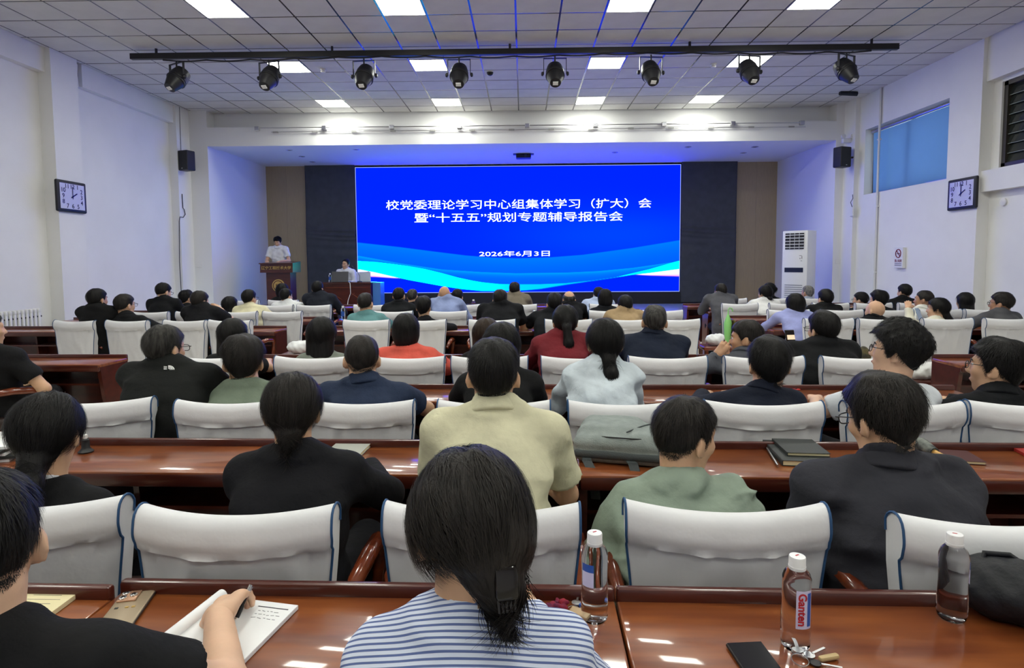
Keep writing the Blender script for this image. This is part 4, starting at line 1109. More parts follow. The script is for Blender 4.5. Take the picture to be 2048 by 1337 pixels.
    for s in (-1, 1):
        G_.add(rcone(Nb+np.array([s*.025, 0, .004]), .045, S[s]+np.array([-s*.02, 0, .0]), .052), .05, off=o_*.8)
        if longs:
            G_.add(rcone(S[s], ra+.004, E[s], ra-.004), .045, off=o_); dv = W[s]-E[s]; dv /= np.linalg.norm(dv)
            G_.add(rcone(E[s], ra-.003, W[s], .032), .02, cut=(W[s]-dv*.01, dv), off=o_*.7)
        else:
            dv = E[s]-S[s]; Lu = np.linalg.norm(dv); dv /= Lu; en = S[s]+dv*Lu*.68
            G_.add(rcone(S[s], ra+.004, en+dv*.05, ra+.006), .045, cut=(en, dv), off=o_)
    # neckline and collar
    ax = nk0-Nb; ax /= np.linalg.norm(ax); nlen = np.linalg.norm(nk0-Nb)
    ch = {'tee': .012, 'polo': .045, 'shirt': .048, 'blouse': .04, 'jacket': .045, 'suit': .04, 'hoodie': .05}[top]
    cen = Nb+np.array([0, .012, 0])
    G_.add(rcone(cen-ax*.03, nkr+.012, cen+ax*.08, nkr+.004), .016, cut=(cen+ax*ch+np.array([0, .0, 0]), ax*.9+np.array([0, .42, 0])), off=.006)
    if top == 'hoodie': G_.add(ell(Nb+np.array([0, -.04, .0]), (.115, .055, .045)), .03)
    x, y, z = G_.xyz(); rs = np.random.RandomState(NP[0]); NP[0] += 1; q = rs.uniform(0, 6, 8)
    wr_ = np.sin(z*52+x*30*math.sin(q[6])+2.5*np.sin(x*8+q[7]))*.0016+np.sin(z*38+3*np.sin(x*11+q[0])+q[1]+y*9)*np.sin(x*17+q[2]+z*7)*.0028+np.sin(x*26-z*31+q[3]+2*np.sin(y*12))*.0016+np.sin(z*70+x*20*np.sin(q[4])+q[5])*.0009
    if wrink > 1.2:
        for q_ in range(4):
            th = rs.uniform(0, PI); k1, k2 = math.cos(th), math.sin(th); ph_ = rs.uniform(0, 6)
            rd = 1-np.abs(np.sin((x*k1+z*k2)*rs.uniform(14, 22)+1.2*np.sin((x*k2-z*k1)*12+ph_)+y*8+ph_))
            wr_ = wr_-(rd**5)*.004*(wrink-1)*(np.sin(x*9+ph_)*np.sin(z*11+q_)+.4)
    amp = wrink*{'jacket': 1.7, 'hoodie': 1.5, 'shirt': 1.4, 'blouse': 1.5, 'suit': 1.0}.get(top, 1.2)
    G_.v += np.clip(wr_*amp, -.03, o_*.5).astype(F32)
    P, F = nets(G_); P = relax(P, F, 1, .3)
    gm = slmat or cloth(col)
    names = {'tee': 't_shirt', 'polo': 'polo_shirt', 'shirt': 'shirt', 'blouse': 'blouse', 'jacket': 'jacket', 'suit': 'suit_jacket', 'hoodie': 'hooded_jacket'}
    link(names[top], np_mesh(names[top], P, F, gm), root)
    if top not in ('tee',):                                          # collar of its own
        Vc = Vol(cen-.15, cen+.16, .0065 if h < .011 else .009)
        hi_ = {'polo': .05, 'shirt': .052, 'blouse': .04, 'jacket': .05, 'suit': .035, 'hoodie': .03}[top]
        fw_ = ax*.9+np.array([0, .42, 0]); fw_ /= np.linalg.norm(fw_)
        if col2 is not None and top in ('suit', 'jacket'):
            Vc.add(rcone(cen-ax*.02, nkr+.010, cen+ax*.09, nkr+.006), 0, cut=(cen+ax*(hi_+.016), fw_), off=.003)
            P, F = nets(Vc); link('shirt_collar', np_mesh('shirt_collar', relax(P, F, 1), F, cloth(col2)), root)
            Vc.v[:] = .25
        Vc.add(rcone(cen-ax*.02+np.array([0, -.008, 0]), nkr+.044, cen+ax*hi_, nkr+.011), 0, cut=(cen+ax*hi_, fw_), off=.001)
        xx, yy_, zz_ = Vc.xyz(); dn = ((xx-cen[0])*fw_[0]+(yy_-cen[1])*fw_[1]+(zz_-cen[2])*fw_[2])+.016+.006*np.cos((xx-cen[0])*18)
        Vc.v = smax(Vc.v, -dn.astype(F32), .006)
        P, F = nets(Vc)
        if len(P): link('collar', np_mesh('collar', relax(P, F, 1, .3), F, gm), root)
    # hair, face, glasses
    M4 = Matrix.Identity(4)
    for a in range(3):
        for b in range(3): M4[a][b] = Hm[a, b]*hs
        M4[a][3] = Hc[a]
    if hair != 'bald': hair_obj(hair, .006 if (row in (1, 2) or row is None) else .008, hairmat(hc), root, M4)
    if face or glasses:
        K = face_kit()
        if face:
            e = link('eyes', K['eyes'], root); e.matrix_local = M4; link('irises', K['iris'], e)
            for nm in ('brow', 'lips'): o = link({'brow': 'eyebrows', 'lips': 'lips'}[nm], K[nm], root); o.matrix_local = M4
        if glasses: o = link('glasses', K['glasses'], root); o.matrix_local = M4; [link('lens', q, o) for q in K['lens']]
    if not stand:
        t = link('trousers', SEATLEGS, root); link('shoes', SHOES, root)
        if tuple(pants) != (34, 34, 40): t.material_slots[0].link = 'OBJECT'; t.material_slots[0].material = cloth(pants)
    else:
        link('trousers', STANDLEGS, root); so = link('shoes', SHOES, root); so.location = (0, -.37, 0)
    for k_ in ('striped', 'pinned-up', 'wristwatch', 'cream polo', 'lectern'):
        if k_ in label: PEOPLE[k_] = (root, Hm*hs, Hc, Nb); PEOPLE[k_+'_arm'] = (E, W)
    return root, Hm, Hc, Nb
# ------------------------------------------------------------------ the audience
BK = (30, 30, 33)
stripe_m = mat('striped_cloth', (.7, .72, .8), .85, bump=.3, bscale=20)
nt = stripe_m.node_tree; b_ = nt.nodes['Principled BSDF']
tc = nt.nodes.new('ShaderNodeTexCoord'); wv = nt.nodes.new('ShaderNodeTexWave'); wv.bands_direction = 'Z'; wv.inputs['Scale'].default_value = 36; wv.inputs['Distortion'].default_value = .25; wv.inputs['Detail Scale'].default_value = .6
mp = nt.nodes.new('ShaderNodeMapping'); mp.inputs['Rotation'].default_value = (.75, 0, 0)
nt.links.new(tc.outputs['Object'], mp.inputs[0]); nt.links.new(mp.outputs[0], wv.inputs['Vector'])
rp = nt.nodes.new('ShaderNodeValToRGB'); rp.color_ramp.elements[0].position = .25; rp.color_ramp.elements[0].color = lin((92, 108, 158))+(1,); rp.color_ramp.elements[1].position = .42; rp.color_ramp.elements[1].color = lin((214, 222, 240))+(1,)
nt.links.new(wv.outputs[0], rp.inputs[0]); nt.links.new(rp.outputs[0], b_.inputs['Base Color'])
# nearest the camera
chairs0 = []
for X in (-.82, -.09): chair(X, 1, 'white-covered chair under the %s, below the picture' % ('man writing at lower left' if X < -.5 else 'woman in the striped shirt'), -1.0, 0)
person('woman in blue and white striped shirt, dark clipped-up hair, closest to the camera', 938, 903, Yc=0.58, Yh=0.97, pitch=16, fem=1, hair='clip', hc='dark', top='blouse', slmat=stripe_m, arms='desk', sk=0, h=0.009, drop=0.0, bw=1.0, yaw=-14, sw=0.145, ct=1222)
person('person in black t-shirt writing in a notebook at the lower left corner', -58, 945, Yc=0.55, Yh=0.93, pitch=14, hair='short', top='tee', col=BK, h=0.008, sw=0.19, ER=(0.34, 0.25, 0.8), WR=(0.225, 0.455, 0.812), EL=(-0.25, 0.2, 0.79), WL=(0.07, 0.33, 0.785), hands=('relax', 'grip'), sk=2, hdir=(((0.9, 0.35, 0), (0, 0, 1)), ((-0.12, 1, -0.05), (-0.35, 0, 0.9))), yaw=-40)
# first full row
person('woman in black jacket with dark hair tied low, at the left edge of first row', 92, 787, 1, lean=0.14, yaw=-14, pitch=8, fem=1, hair='pony_low', top='suit', col=BK, col2=(200, 200, 205), ct=968, arms='fold', WL=(-0.05, 0.2, 0.62), WR=(0.05, 0.2, 0.62), EL=(-0.2, 0.05, 0.68), ER=(0.2, 0.05, 0.68), hs=1.07)
person('woman in black suit jacket with small clip in pinned-up hair', 583, 748, 1, lean=0.12, pitch=10, fem=1, hc='dark', top='suit', col=(26, 26, 32), sw=0.165, bx=580, yaw=-12, ct=898, hair='updo', hs=0.96)
person('man in cream polo shirt with short black hair, seen from behind', 986, 675, 1, lean=0.12, hair='short', top='polo', col=(206, 202, 172), arms='desk', bx=990, yaw=0, sw=0.166, wrink=1.3, hs=0.95, pitch=-3, ct=802)
person('man in crumpled sage green jacket with cropped hair, turning his head right', 1372, 793, 1, lean=0.1, pitch=6, roll=4, hair='short', hc='dark', top='jacket', col=(138, 152, 138), bx=1352, hs=1.0, sw=0.165, arms='fold', yaw=62, ct=955, wrink=1.9)
person('man in dark grey jacket with glasses turning to the left in first row', 1768, 745, 1, lean=0.06, yaw=-16, pitch=12, roll=-4, hc='dark', top='jacket', col=(58, 58, 66), glasses=True, face=True, sw=0.2, bw=1.1, wrink=1.4, arms='fold', hair='thick', hs=1.04, ct=910, bx=1808)
# second row
nf = person('heavy man in black t-shirt with white chest-back logo and glasses', 328, 650, 2, lean=0.16, pitch=4, hair='short', hc='grey', top='tee', col=(32, 34, 33), glasses=True, sw=0.2, bw=1.15, bd=1.15, bx=330, ct=726, hs=1.0, yaw=16)
person('man in grey-green t-shirt with black side-swept hair', 485, 669, 2, lean=.18, pitch=6, hair='thick', hc='dark', top='tee', col=(112, 124, 108), hs=1.1, bx=470, yaw=-18, ct=768)
person('man in navy blue jacket with close-cropped hair and prominent ears', 723, 671, 2, lean=.12, pitch=8, hair='crew', hc='dark', top='polo', col=(46, 58, 84), hs=1.06, sw=.185, bx=735, yaw=-13, ct=752)
person('woman in black top mostly hidden behind the man in cream polo', 1003, 645, 2, lean=.16, fem=1, hair='long', hc='black', top='tee', col=(24, 24, 26), hs=1.02, bx=985, sw=.17)
person('woman in white seersucker shirt with dark hair tied at the nape', 1209, 638, 2, lean=0.14, yaw=-4, fem=1, hair='pony_low', top='blouse', col=(196, 206, 214), bx=1203, ct=716, wrink=1.8, sw=0.143)
person('person in navy jacket with thick black hair, two seats right of white shirt', 1538, 672, 2, lean=0.16, yaw=4, hc='black', top='suit', col=(30, 36, 54), bx=1515, hair='thick', hs=1.12, ct=774, sw=0.15)
person('man in white t-shirt with curly black hair and glasses, face in profile', 1796, 640, 2, lean=0.06, pitch=-6, hair='curly', hc='black', top='tee', col=(204, 208, 214), glasses=True, face=True, hs=1.06, bx=1775, byaw=-5, sk=2, yaw=-48, ct=772)
person('man in black jacket with glasses in profile at the right edge', 1996, 675, 2, lean=0.0, pitch=-2, hair='thick', hc='black', top='jacket', col=(28, 30, 34), glasses=True, face=True, hs=1.08, bx=1985, byaw=-8, yaw=-40, ct=778)
# third row
person('man in black t-shirt at the left edge with elbow on armrest', -30, 622, Yc=4.0, lean=.02, yaw=35, byaw=0, hair='short', hc='grey', top='tee', col=BK, sw=.2, bw=1.15, ER=(0.37, 0.0, 0.66), WR=(0.14, 0.22, 0.66), hs=1.05, EL=(-0.28, 0.02, 0.66), WL=(-0.1, 0.25, 0.66))
person('woman with long dark hair in third row behind the grey-green t-shirt', 466, 637, 3, lean=.14, fem=1, yaw=10, hair='long', top='tee', col=(34, 34, 36), hs=1.05)
person('woman with straight black bob and grey top in third row', 644, 634, 3, lean=.14, fem=1, hair='long', top='tee', col=(124, 130, 120), hs=1.08)
person('person in coral red jacket with bushy black hair', 811, 627, 3, lean=.14, hair='thickbob', top='jacket', col=(212, 92, 78), hs=1.0, bx=815, yaw=-10, ct=688)
person('woman with brown-black hair partly hidden left of cream polo man', 972, 636, 3, lean=.14, fem=1, hair='long', hc='brown', top='tee', col=(30, 30, 32), bx=975)
person('woman in burgundy shirt with a ponytail', 1130, 610, 3, lean=.16, fem=1, yaw=-2, hair='pony', top='blouse', col=(120, 38, 46), sw=.17, bx=1118, ct=660, wrink=1.5)
person('broad man in navy jacket with thinning grey-black hair', 1309, 607, 3, lean=.14, hair='thin', hc='grey', top='jacket', col=(34, 42, 62), sw=.195, bw=1.12, hs=1.05, bx=1300, yaw=6, ct=662)
person('man in grey shirt resting chin on hand with wristwatch, face in profile', 1492, 640, 3, lean=.14, yaw=-64, pitch=4, hair='short', hc='dark', top='shirt', col=(84, 86, 94), face=True, bx=1497, byaw=0, EL=(-0.25, 0.15, 0.8), WL=(-0.165, 0.17, 0.885), hands=('grip', 'relax'), sk=1, hs=1.05, hdir=(((.6, .02, .75), (-.2, -.9, .2)), None), ct=700)
person('man in black jacket with glasses holding up a phone', 1646, 621, 3, lean=.12, yaw=-14, hair='thick', top='hoodie', col=(26, 27, 30), glasses=True, sw=.2, bw=1.15, hs=1.05, bx=1652, EL=(-.26, .16, .84), WL=(-.2, .36, .93), ct=674)
# fourth row
person('man in black hooded jacket looking right, outermost at the left wall', 194, 577, 4, lean=.05, yaw=14, hair='short', top='hoodie', col=(24, 24, 26), face=True, bx=192, hs=1.05, sk=1, ct=606)
person('man in black jacket and glasses looking right beside the hooded man', 249, 588, 4, lean=.08, yaw=20, hair='short', hc='dark', top='jacket', col=(24, 25, 28), glasses=True, face=True, bx=258, hs=1.05, ct=627)
person('man in black t-shirt touching his face, left block', 399, 582, 4, lean=.12, yaw=20, pitch=8, hair='short', hc='dark', top='tee', col=(28, 28, 32), bx=400, ER=(.22, .24, .86), WR=(.08, .24, 1.0), ct=612)
person('man in teal t-shirt with balding crown', 731, 584, 4, lean=.14, hair='thin', hc='dark', top='tee', col=(96, 140, 142), hs=1.05, bx=735, ct=627)
person('man in black shirt with thick hair, right of the teal t-shirt', 847, 592, 4, lean=.16, hair='thick', top='shirt', col=(30, 30, 36), bx=857, ct=636)
person('broad man in black t-shirt with arms spread on desk, centre block', 1000, 579, 4, lean=.16, hair='short', top='tee', col=(30, 31, 36), sw=.2, bw=1.15, bx=1002, ct=607)
person('man in black t-shirt leaning forward left of the burgundy shirt', 1109, 585, 4, lean=.22, hair='short', top='tee', col=(26, 28, 34), sw=.195, bx=1092, hs=1.08, ct=622)
person('person in khaki tan shirt with short black hair', 1250, 590, 4, lean=.14, hair='short', top='shirt', col=(164, 140, 106), bx=1252, ct=614)
person('woman in lavender blue shirt leaning on desk, right block', 1590, 587, 4, lean=.18, fem=1, hair='thickbob', top='blouse', col=(150, 156, 206), bx=1598, sw=.175, ct=617)
person('bald man in black shirt, right block', 1750, 602, 4, lean=.16, yaw=-24, hair='bald', top='jacket', col=(26, 26, 30), bx=1752, hs=1.05, ct=632)
person('woman in cream top with dark ponytail holding a phone', 1876, 596, 4, lean=.12, yaw=-46, fem=1, hair='pony_low', top='blouse', col=(214, 210, 192), face=True, bx=1866, ER=None, EL=(-.2, .18, .86), WL=(-.14, .3, 1.0), ct=636)
person('man in dark grey t-shirt and glasses in profile by right wall', 2003, 584, 4, lean=.02, yaw=-37, hair='short', hc='dark', top='tee', col=(84, 84, 88), glasses=True, face=True, bx=1990, byaw=-10, sk=3, hs=1.04, sw=.2, ct=624)
# fifth row
person('young man in black jacket and white collar with glasses looking down', 326, 566, 5, lean=.14, yaw=18, pitch=14, hair='short', top='suit', col=(24, 25, 29), col2=(214, 216, 220), glasses=True, face=True, bx=318, sk=2, ct=594)
person('woman with long black hair beside the cream jacket man', 460, 593, 5, lean=.14, fem=1, hair='long', top='tee', col=(32, 32, 34))
person('man in cream jacket with short black hair, left block', 498, 579, 5, lean=.14, yaw=14, hair='short', top='jacket', col=(216, 210, 176), glasses=True, bx=494, sw=.185, ct=608)
person('man in black polo with cropped hair, centre block, left of bald man', 798, 575, 5, lean=.12, hair='crew', top='polo', col=(30, 32, 36), ct=601)
person('bald man in pale blue shirt, centre block', 889, 573, 5, lean=.14, hair='bald', top='shirt', col=(140, 154, 196), bx=895, sk=1, sw=.185, ct=591)
person('man with thinning hair and bare neck behind burgundy shirt', 1138, 582, 5, lean=.14, hair='fringe', hc='grey', top='tee', col=(28, 28, 34), ct=606)
person('woman in black top with short dark hair, centre block', 1210, 578, 5, lean=.14, fem=1, hair='bob', top='shirt', col=(28, 30, 36))
person('man in black t-shirt, right block, left of cap wearer', 1651, 578, 5, lean=.14, yaw=-4, hair='short', top='tee', col=(26, 26, 28), hs=1.06, bx=1655, sk=2, ct=609)
person('man in black shirt and glasses behind the bald man', 1757, 580, 5, lean=.12, yaw=-30, hair='thick', top='tee', col=(32, 32, 36), glasses=True, face=True)
person('man in white shirt with buzz cut in profile, right block', 1848, 581, 5, lean=.12, yaw=-46, hair='crew', hc='dark', top='shirt', col=(214, 214, 206), face=True, bx=1840, sk=3, hs=1.05)
person('woman with long loose black hair by the right wall', 1930, 585, 5, lean=.14, yaw=-6, fem=1, hair='long', top='tee', col=(28, 28, 30))
# sixth and seventh rows
person('person with black hair half hidden behind the man touching his face', 373, 580, 6, lean=.14, hair='thick', top='tee', col=(28, 28, 30))
person('man in white polo shirt with bare forearm, left block', 572, 577, 6, lean=.16, hair='short', top='tee', col=(222, 224, 224), sw=.19, bx=577, ct=604)
person('man in dark navy suit near the left aisle', 635, 562, 6, lean=.12, yaw=8, hair='short', top='suit', col=(40, 44, 56), sw=.195, bx=642, ct=584)
person('man with thinning grey hair in black, centre block', 825, 577, 6, lean=.12, hair='thin', hc='grey', top='tee', col=(30, 30, 34))
person('man in black with short hair right of bald man', 915, 578, 6, lean=.12, hair='short', top='tee', col=(28, 30, 36))
person('man in olive tan jacket sitting upright in front of LED wall', 1029, 564, 6, lean=.08, hair='short', top='jacket', col=(120, 112, 98), bx=1033, ct=583)
person('person in pale blue shirt near the stage, centre block', 1197, 574, 6, lean=.16, hair='short', top='shirt', col=(178, 192, 220), bx=1197, sw=.19, ct=594)
person('man in grey suit at the right aisle', 1441, 567, 6, lean=.12, hair='short', hc='dark', top='suit', col=(88, 88, 94), sw=.19, ct=586)
person('woman in white jacket with dark tied hair, right block', 1530, 571, 6, lean=.14, yaw=-26, fem=1, hair='bun', top='suit', col=(222, 222, 220), sw=.175, bx=1534, ct=596)
person('person with black hair and glasses looking down, right block', 1721, 584, 6, lean=.14, yaw=-42, hair='short', top='tee', col=(34, 36, 46), glasses=True, face=True)
person('man in black t-shirt by the right wall under the sign', 1809, 568, 6, lean=.10, yaw=-12, hair='short', top='tee', col=(24, 24, 28), bx=1803, ct=597)
person('woman with black hair in front of the lectern', 565, 567, 7, lean=.12, fem=1, hair='bob', top='tee', col=(34, 34, 38))
person('woman with hair in a bun behind the white jacket', 1538, 566, 7, lean=.12, fem=1, hair='bun_high', top='tee', col=(28, 28, 30))
person('older man in pale grey polo beside the air conditioner', 1615, 571, 7, lean=.10, yaw=-24, hair='recede', hc='white', top='polo', col=(150, 158, 172), sk=1)

# on the stage
person('man in white short-sleeved shirt standing and reading at the lectern', 555, 473, Yc=14.6, Yh=14.74, yaw=180, byaw=180, pitch=26, top='polo', col=(226, 228, 230), hair='thick', face=True, stand=True, base=SH, ER=(.27, .10, 1.21), WR=(.17, .33, 1.19), EL=(-.27, .10, 1.21), WL=(-.17, .33, 1.19), h=.011, group='people on the stage', hs=.98, sw=.19, bw=1.08)
person('man in white shirt seated at the speaker table with microphone', 691, 518, Yc=14.72, Yh=14.9, yaw=196, byaw=185, pitch=6, roll=-8, top='shirt', col=(224, 226, 230), hair='recede', hc='dark', face=True, base=SH, h=.011, group='people on the stage', arms='lap', sw=.18, hs=1.02)
chair(-4.14, 1, 'white-covered chair behind the speaker table on the stage', 0, PI, 0, 15.2, SH)
# ------------------------------------------------------------------ things on the desks
DZ = .761
def on_desk(x, y, z=DZ): return atz(x, y, z)
def quad_frame(pts, z):              # centre, size and yaw of a rectangle from its far-left, far-right, near-left pixels
    a, b, c = [atz(px_, py_, z) for px_, py_ in pts]
    return a, b, c
water_m = mat('water', (.95, .975, 1), .0, trans=1, ior=1.22)
cap_m = mat('bottle_cap', (.8, .8, .82), .35)
lab_white = mat('label_white', lin((206, 200, 232)), .4); lab_blue = mat('label_blue', lin((40, 84, 170)), .4); lab_red = mat('label_red', lin((180, 24, 40)), .4)
def bottle_mesh(n=28):
    zs = [0, .004, .012, .05, .09, .13, .150, .160, .168, .173]; rr = [.024, .0275, .029, .029, .0285, .029, .0285, .025, .018, .0145]
    P = []; F = []
    zz = np.linspace(0, .173, 40); r0 = np.interp(zz, zs, rr)
    for i, z in enumerate(zz):
        for k in range(n):
            a = 2*PI*k/n; q = 1+(.025*math.sin(2*a+z*45)+.012*math.sin(6*a))*(1 if .015 < z < .15 else 0); P.append((r0[i]*q*math.cos(a), r0[i]*q*math.sin(a), z))
    m = len(zz)
    for i in range(m-1):
        for k in range(n): F.append((i*n+k, i*n+(k+1) % n, (i+1)*n+(k+1) % n, (i+1)*n+k))
    F.append(tuple(range(n-1, -1, -1))); F.append(tuple((m-1)*n+k for k in range(n)))
    return MB().add(P, F).mesh('bottle_body', water_m, 60)
BM = bottle_mesh(); CM = MB().lathe([(.0165, .168), (.0165, .192), (.0155, .195), (.008, .196)], 24).mesh('cap', cap_m, 30)
CPM = MB().box((0, .001, .1962), (.009, .003, .0006), Matrix.Rotation(.5, 3, 'Z')).mesh('cap_mark', lab_red)
CRM = MB().lathe([(.0172, .172), (.0172, .175)], 24).mesh('cap_ring', cap_m, 30)
def patch(a0, a1, z0, z1, r=.0305, n=10):
    A, Z = np.meshgrid(np.linspace(a0, a1, n), [z0, z1]); return MB().grid(r*np.cos(A), r*np.sin(A), Z)
def bottle(p, label, k=1.0, rz=0, kind=None, group='water bottles on the nearest desk'):
    t = thing('water_bottle', label, 'bottle', p, rz, group); t.scale = (k, k, k)
    link('bottle_body', BM, t); link('cap', CM, t); link('cap_ring', CRM, t); link('cap_mark', CPM, t)
    if kind == 'ganten':
        l = patch(-2.0, -.9, .055, .135).build('bottle_label', lab_white, t, 60)
        tm_ = text_mesh('label_text', 'Ganten', .023, lab_red, l, None, .0003, width=.068, offset=.0006)
        for v in tm_.data.vertices:
            x, y, z = v.co; a = -1.62+y/.0308; rr_ = .0312+z; v.co = (rr_*math.cos(a), rr_*math.sin(a), .096-x)
        patch(-1.25, -.95, .06, .13, .0308).build('label_stripe', lab_blue, l, 60)
    elif kind == 'blue':
        l = patch(-2.7, -1.75, .085, .118).build('bottle_label', lab_white, t, 60); patch(-2.7, -1.75, .118, .135).build('label_band', lab_blue, l, 60)
    elif kind == 'far':
        patch(-2.6, -.6, .05, .12).build('bottle_label', lab_blue, t, 60)
    return t
p = on_desk(1189, 1214); bottle((p.x*.965, p.y*.965, DZ), 'clear water bottle with blue label standing left of the desk seam', 1.03, 0, 'blue')
p = on_desk(1590, 1293); bottle((p.x, p.y, DZ), 'clear water bottle with red brand lettering near the black phone', 1.0, 0, 'ganten')
p = on_desk(1903, 1226); bottle((p.x*.985, p.y*.985, DZ), 'clear water bottle without visible label beside the black bag at right', 1.0, 2.2, 'blue')
# gold phone
def flat_rect(pa, pb, pc, z):
    a, b, c = atz(*pa, z), atz(*pb, z), atz(*pc, z); ex = (b-a); ey = (a-c); return (a+b)/2-ey/2, ex.length, ey.length, ex, ey
c, wd, ln, ex, ey = flat_rect((241, 1189), (317, 1189), (180, 1266), DZ)
t = thing('gold_phone', 'gold smartphone in clear case lying camera side up on the nearest desk', 'phone'); t.matrix_world = frame_mat((c.x, c.y, DZ), ey.cross(Vector((0, 0, 1))), ey)
MB().rbox((0, 0, .0045), (.076, .158, .009), .006, n=4).build('body', mat('phone_gold', lin((168, 150, 126)), .35, metal=.3), t, 30)
MB().rbox((0, 0, .0035), (.079, .161, .007), .006, n=4).build('case', mat('phone_case', lin((60, 52, 48)), .3), t, 30)
cmz = MB().rbox((-.012, .052, .011), (.042, .044, .004), .0019, n=3).build('camera_island', mat('rose_gold', lin((214, 170, 140)), .25, metal=.7), t, 30)
for (x, y) in ((-.022, .062), (-.002, .052), (-.022, .042)):
    MB().lathe([(.0085, .012), (.0085, .0155), (.007, .016)], 18, (x, y, 0)).build('lens_ring', chrome_m, cmz, 40); MB().lathe([(.006, .0155), (.004, .0163)], 16, (x, y, 0)).build('lens', blackgloss_m, cmz, 40)
for k, (x, cm_) in enumerate(((-.022, black_m), (.0, gold_m), (.014, gold_m))): MB().rbox((x, .005, .0096), (.008, .006, .0015), .0007).build('sticker', cm_, t)
# notebook being written in
paper_m = mat('paper', (.82, .83, .85), .8, vary=.02); ink_m = mat('ink', (.03, .03, .05), .6); cream_m = mat('cream_paper', lin((226, 214, 172)), .8)
c, wd, ln, ex, ey = flat_rect((422, 1209), (572, 1228), (324, 1317), DZ)
t = thing('open_notebook', 'open white notepad with a rolled-back page under the writing hand', 'notebook'); t.matrix_world = frame_mat((c.x, c.y, DZ), ex, Vector((0, 0, 1)).cross(ex))
wd = max(wd, .17); ln_ = .24
MB().rbox((0.0, ln/2-ln_/2+.02, .005), (wd, ln_, .01), .001).build('page_block', paper_m, t)
MB().tube([(-wd/2-.002, ln/2+.018, .014), (-wd/2-.002, ln/2-ln_+.02, .016)], .0135, 14).build('rolled_page', paper_m, t, 40)
MB().b(.01, wd/2-.012, ln/2-.004, ln/2-.001, .0101, .0104).build('printed_header', ink_m, t)
rs = random.Random(3)
for k in range(3):
    x = .02
    y = ln/2-.018-k*.013
    while x < wd/2-.025:
        L = rs.uniform(.004, .012); MB().box((x+L/2, y+rs.uniform(-.001, .001), .0102), (L, .0012, .0003), Matrix.Rotation(rs.uniform(-.3, .3), 3, 'Z')).build('handwriting', ink_m, t); x += L+.004
c, wd, ln, ex, ey = flat_rect((40, 1197), (128, 1198), (0, 1266), DZ)
t = thing('cream_notepad', 'cream notepad with handwriting behind the writer at lower left', 'notebook'); t.matrix_world = frame_mat((c.x, c.y, DZ), ex, Vector((0, 0, 1)).cross(ex))
MB().rbox((-.02, 0, .006), (.14, .19, .012), .001).build('page_block', cream_m, t)
for k in range(4): MB().b(-.05, .02+.01*(k % 2), .06-k*.018, .0612-k*.018, .0121, .0123).build('handwriting', ink_m, t)
# pen in the writer's hand
wp = atz(458, 1262, .80)
t = thing('pen', 'dark metal pen held by the writing hand', 'pen')
a = at(474, 1236, 1.30); b = at(500, 1176, 1.335)
dp = (b-a).normalized()
MB().tube([a, b], .0048, 10).build('barrel', black_m, t, 40); MB().tube([b-dp*.012, b+dp*.006], [.0054, .0045], 10).build('pen_cap', chrome_m, t, 40); MB().tube([a, a-dp*.012], [.0042, .0008], 10).build('tip', chrome_m, t, 40)
MB().tube([b+Vector((.006, 0, .002)), b-dp*.04+Vector((.006, 0, .002))], .0012, 6).build('clip', chrome_m, t, 40)
# black phone, keys
c, wd, ln, ex, ey = flat_rect((1452, 1294), (1521, 1293), (1500, 1400), DZ)
c0 = atz(1490, 1294, DZ); 
t = thing('black_phone', 'black smartphone lying face up at the bottom edge of the picture', 'phone', (c0.x+.004, c0.y-.075, DZ), .08)
MB().rbox((0, 0, .0045), (.078, .158, .009), .006, n=4).build('body', black_m, t, 30); MB().rbox((0, 0, .0095), (.072, .15, .001), .0004, n=3).build('screen', blackgloss_m, t)
def ring(c, r, tr, n=24, tilt=0): return [(c[0]+r*math.cos(a), c[1]+r*math.sin(a)*math.cos(tilt), c[2]+r*math.sin(a)*math.sin(tilt)) for a in np.linspace(0, 2*PI, n+1)]
def keys(p, label, extra):
    t = thing('key_bunch', label, 'keys', p, 0)
    MB().tube(ring((0, 0, .004), .016, .001, tilt=.15), .0013, 6).build('key_ring', chrome_m, t, 60)
    for k, a in enumerate((-.3, .5, 1.3)):
        R = Matrix.Rotation(a, 3, 'Z'); d_ = R @ Vector((1, 0, 0)); q = d_*.022+Vector((0, 0, .003+.002*k))
        kb = MB().lathe([(.011, 0), (.011, .002)], 14, q+d_*.006).build('key_bow', steel_m if k else black_m, t, 40)
        MB().box(q+d_*.034+Vector((0, 0, .001)), (.04, .005, .002), R).build('key_blade', steel_m, kb)
    extra(t)
p = on_desk(1600, 1325); keys((p.x, p.y, DZ), 'bunch of keys with a brass fob in front of the red-lettered bottle', lambda t: MB().rbox((.06, .006, .006), (.045, .012, .01), .004, Matrix.Rotation(.25, 3, 'Z')).build('fob', mat('brass_fob', lin((190, 165, 120)), .4), t, 40))
p = on_desk(1148, 1226)
def ex2(t):
    MB().rbox((.012, -.012, .006), (.05, .03, .008), .003, Matrix.Rotation(-.5, 3, 'Z')).build('tan_fob', mat('tan_leather', lin((196, 168, 132)), .6), t, 40)
    b = MB(); rr = random.Random(4)
    V = Vol((-.075, -.03, -.005), (.0, .04, .05), .003)
    for k in range(14):
        q = np.array((-.04+rr.uniform(-.022, .02), .004+rr.uniform(-.016, .016), .012+rr.uniform(-.004, .01))); V.add(rcone(q, .007, q+np.array((rr.uniform(-.014, .014), rr.uniform(-.014, .014), rr.uniform(-.004, .006))), .005), .003)
    P, F = nets(V); link('red_tassel', np_mesh('red_tassel', P, F, mat('tassel_red', lin((150, 22, 40)), .8, col2=lin((70, 20, 60)), vscale=40)), t)
    MB().rbox((.03, .03, .008), (.045, .012, .006), .002, Matrix.Rotation(.9, 3, 'Z')).build('blue_fob', lab_blue, t, 40)
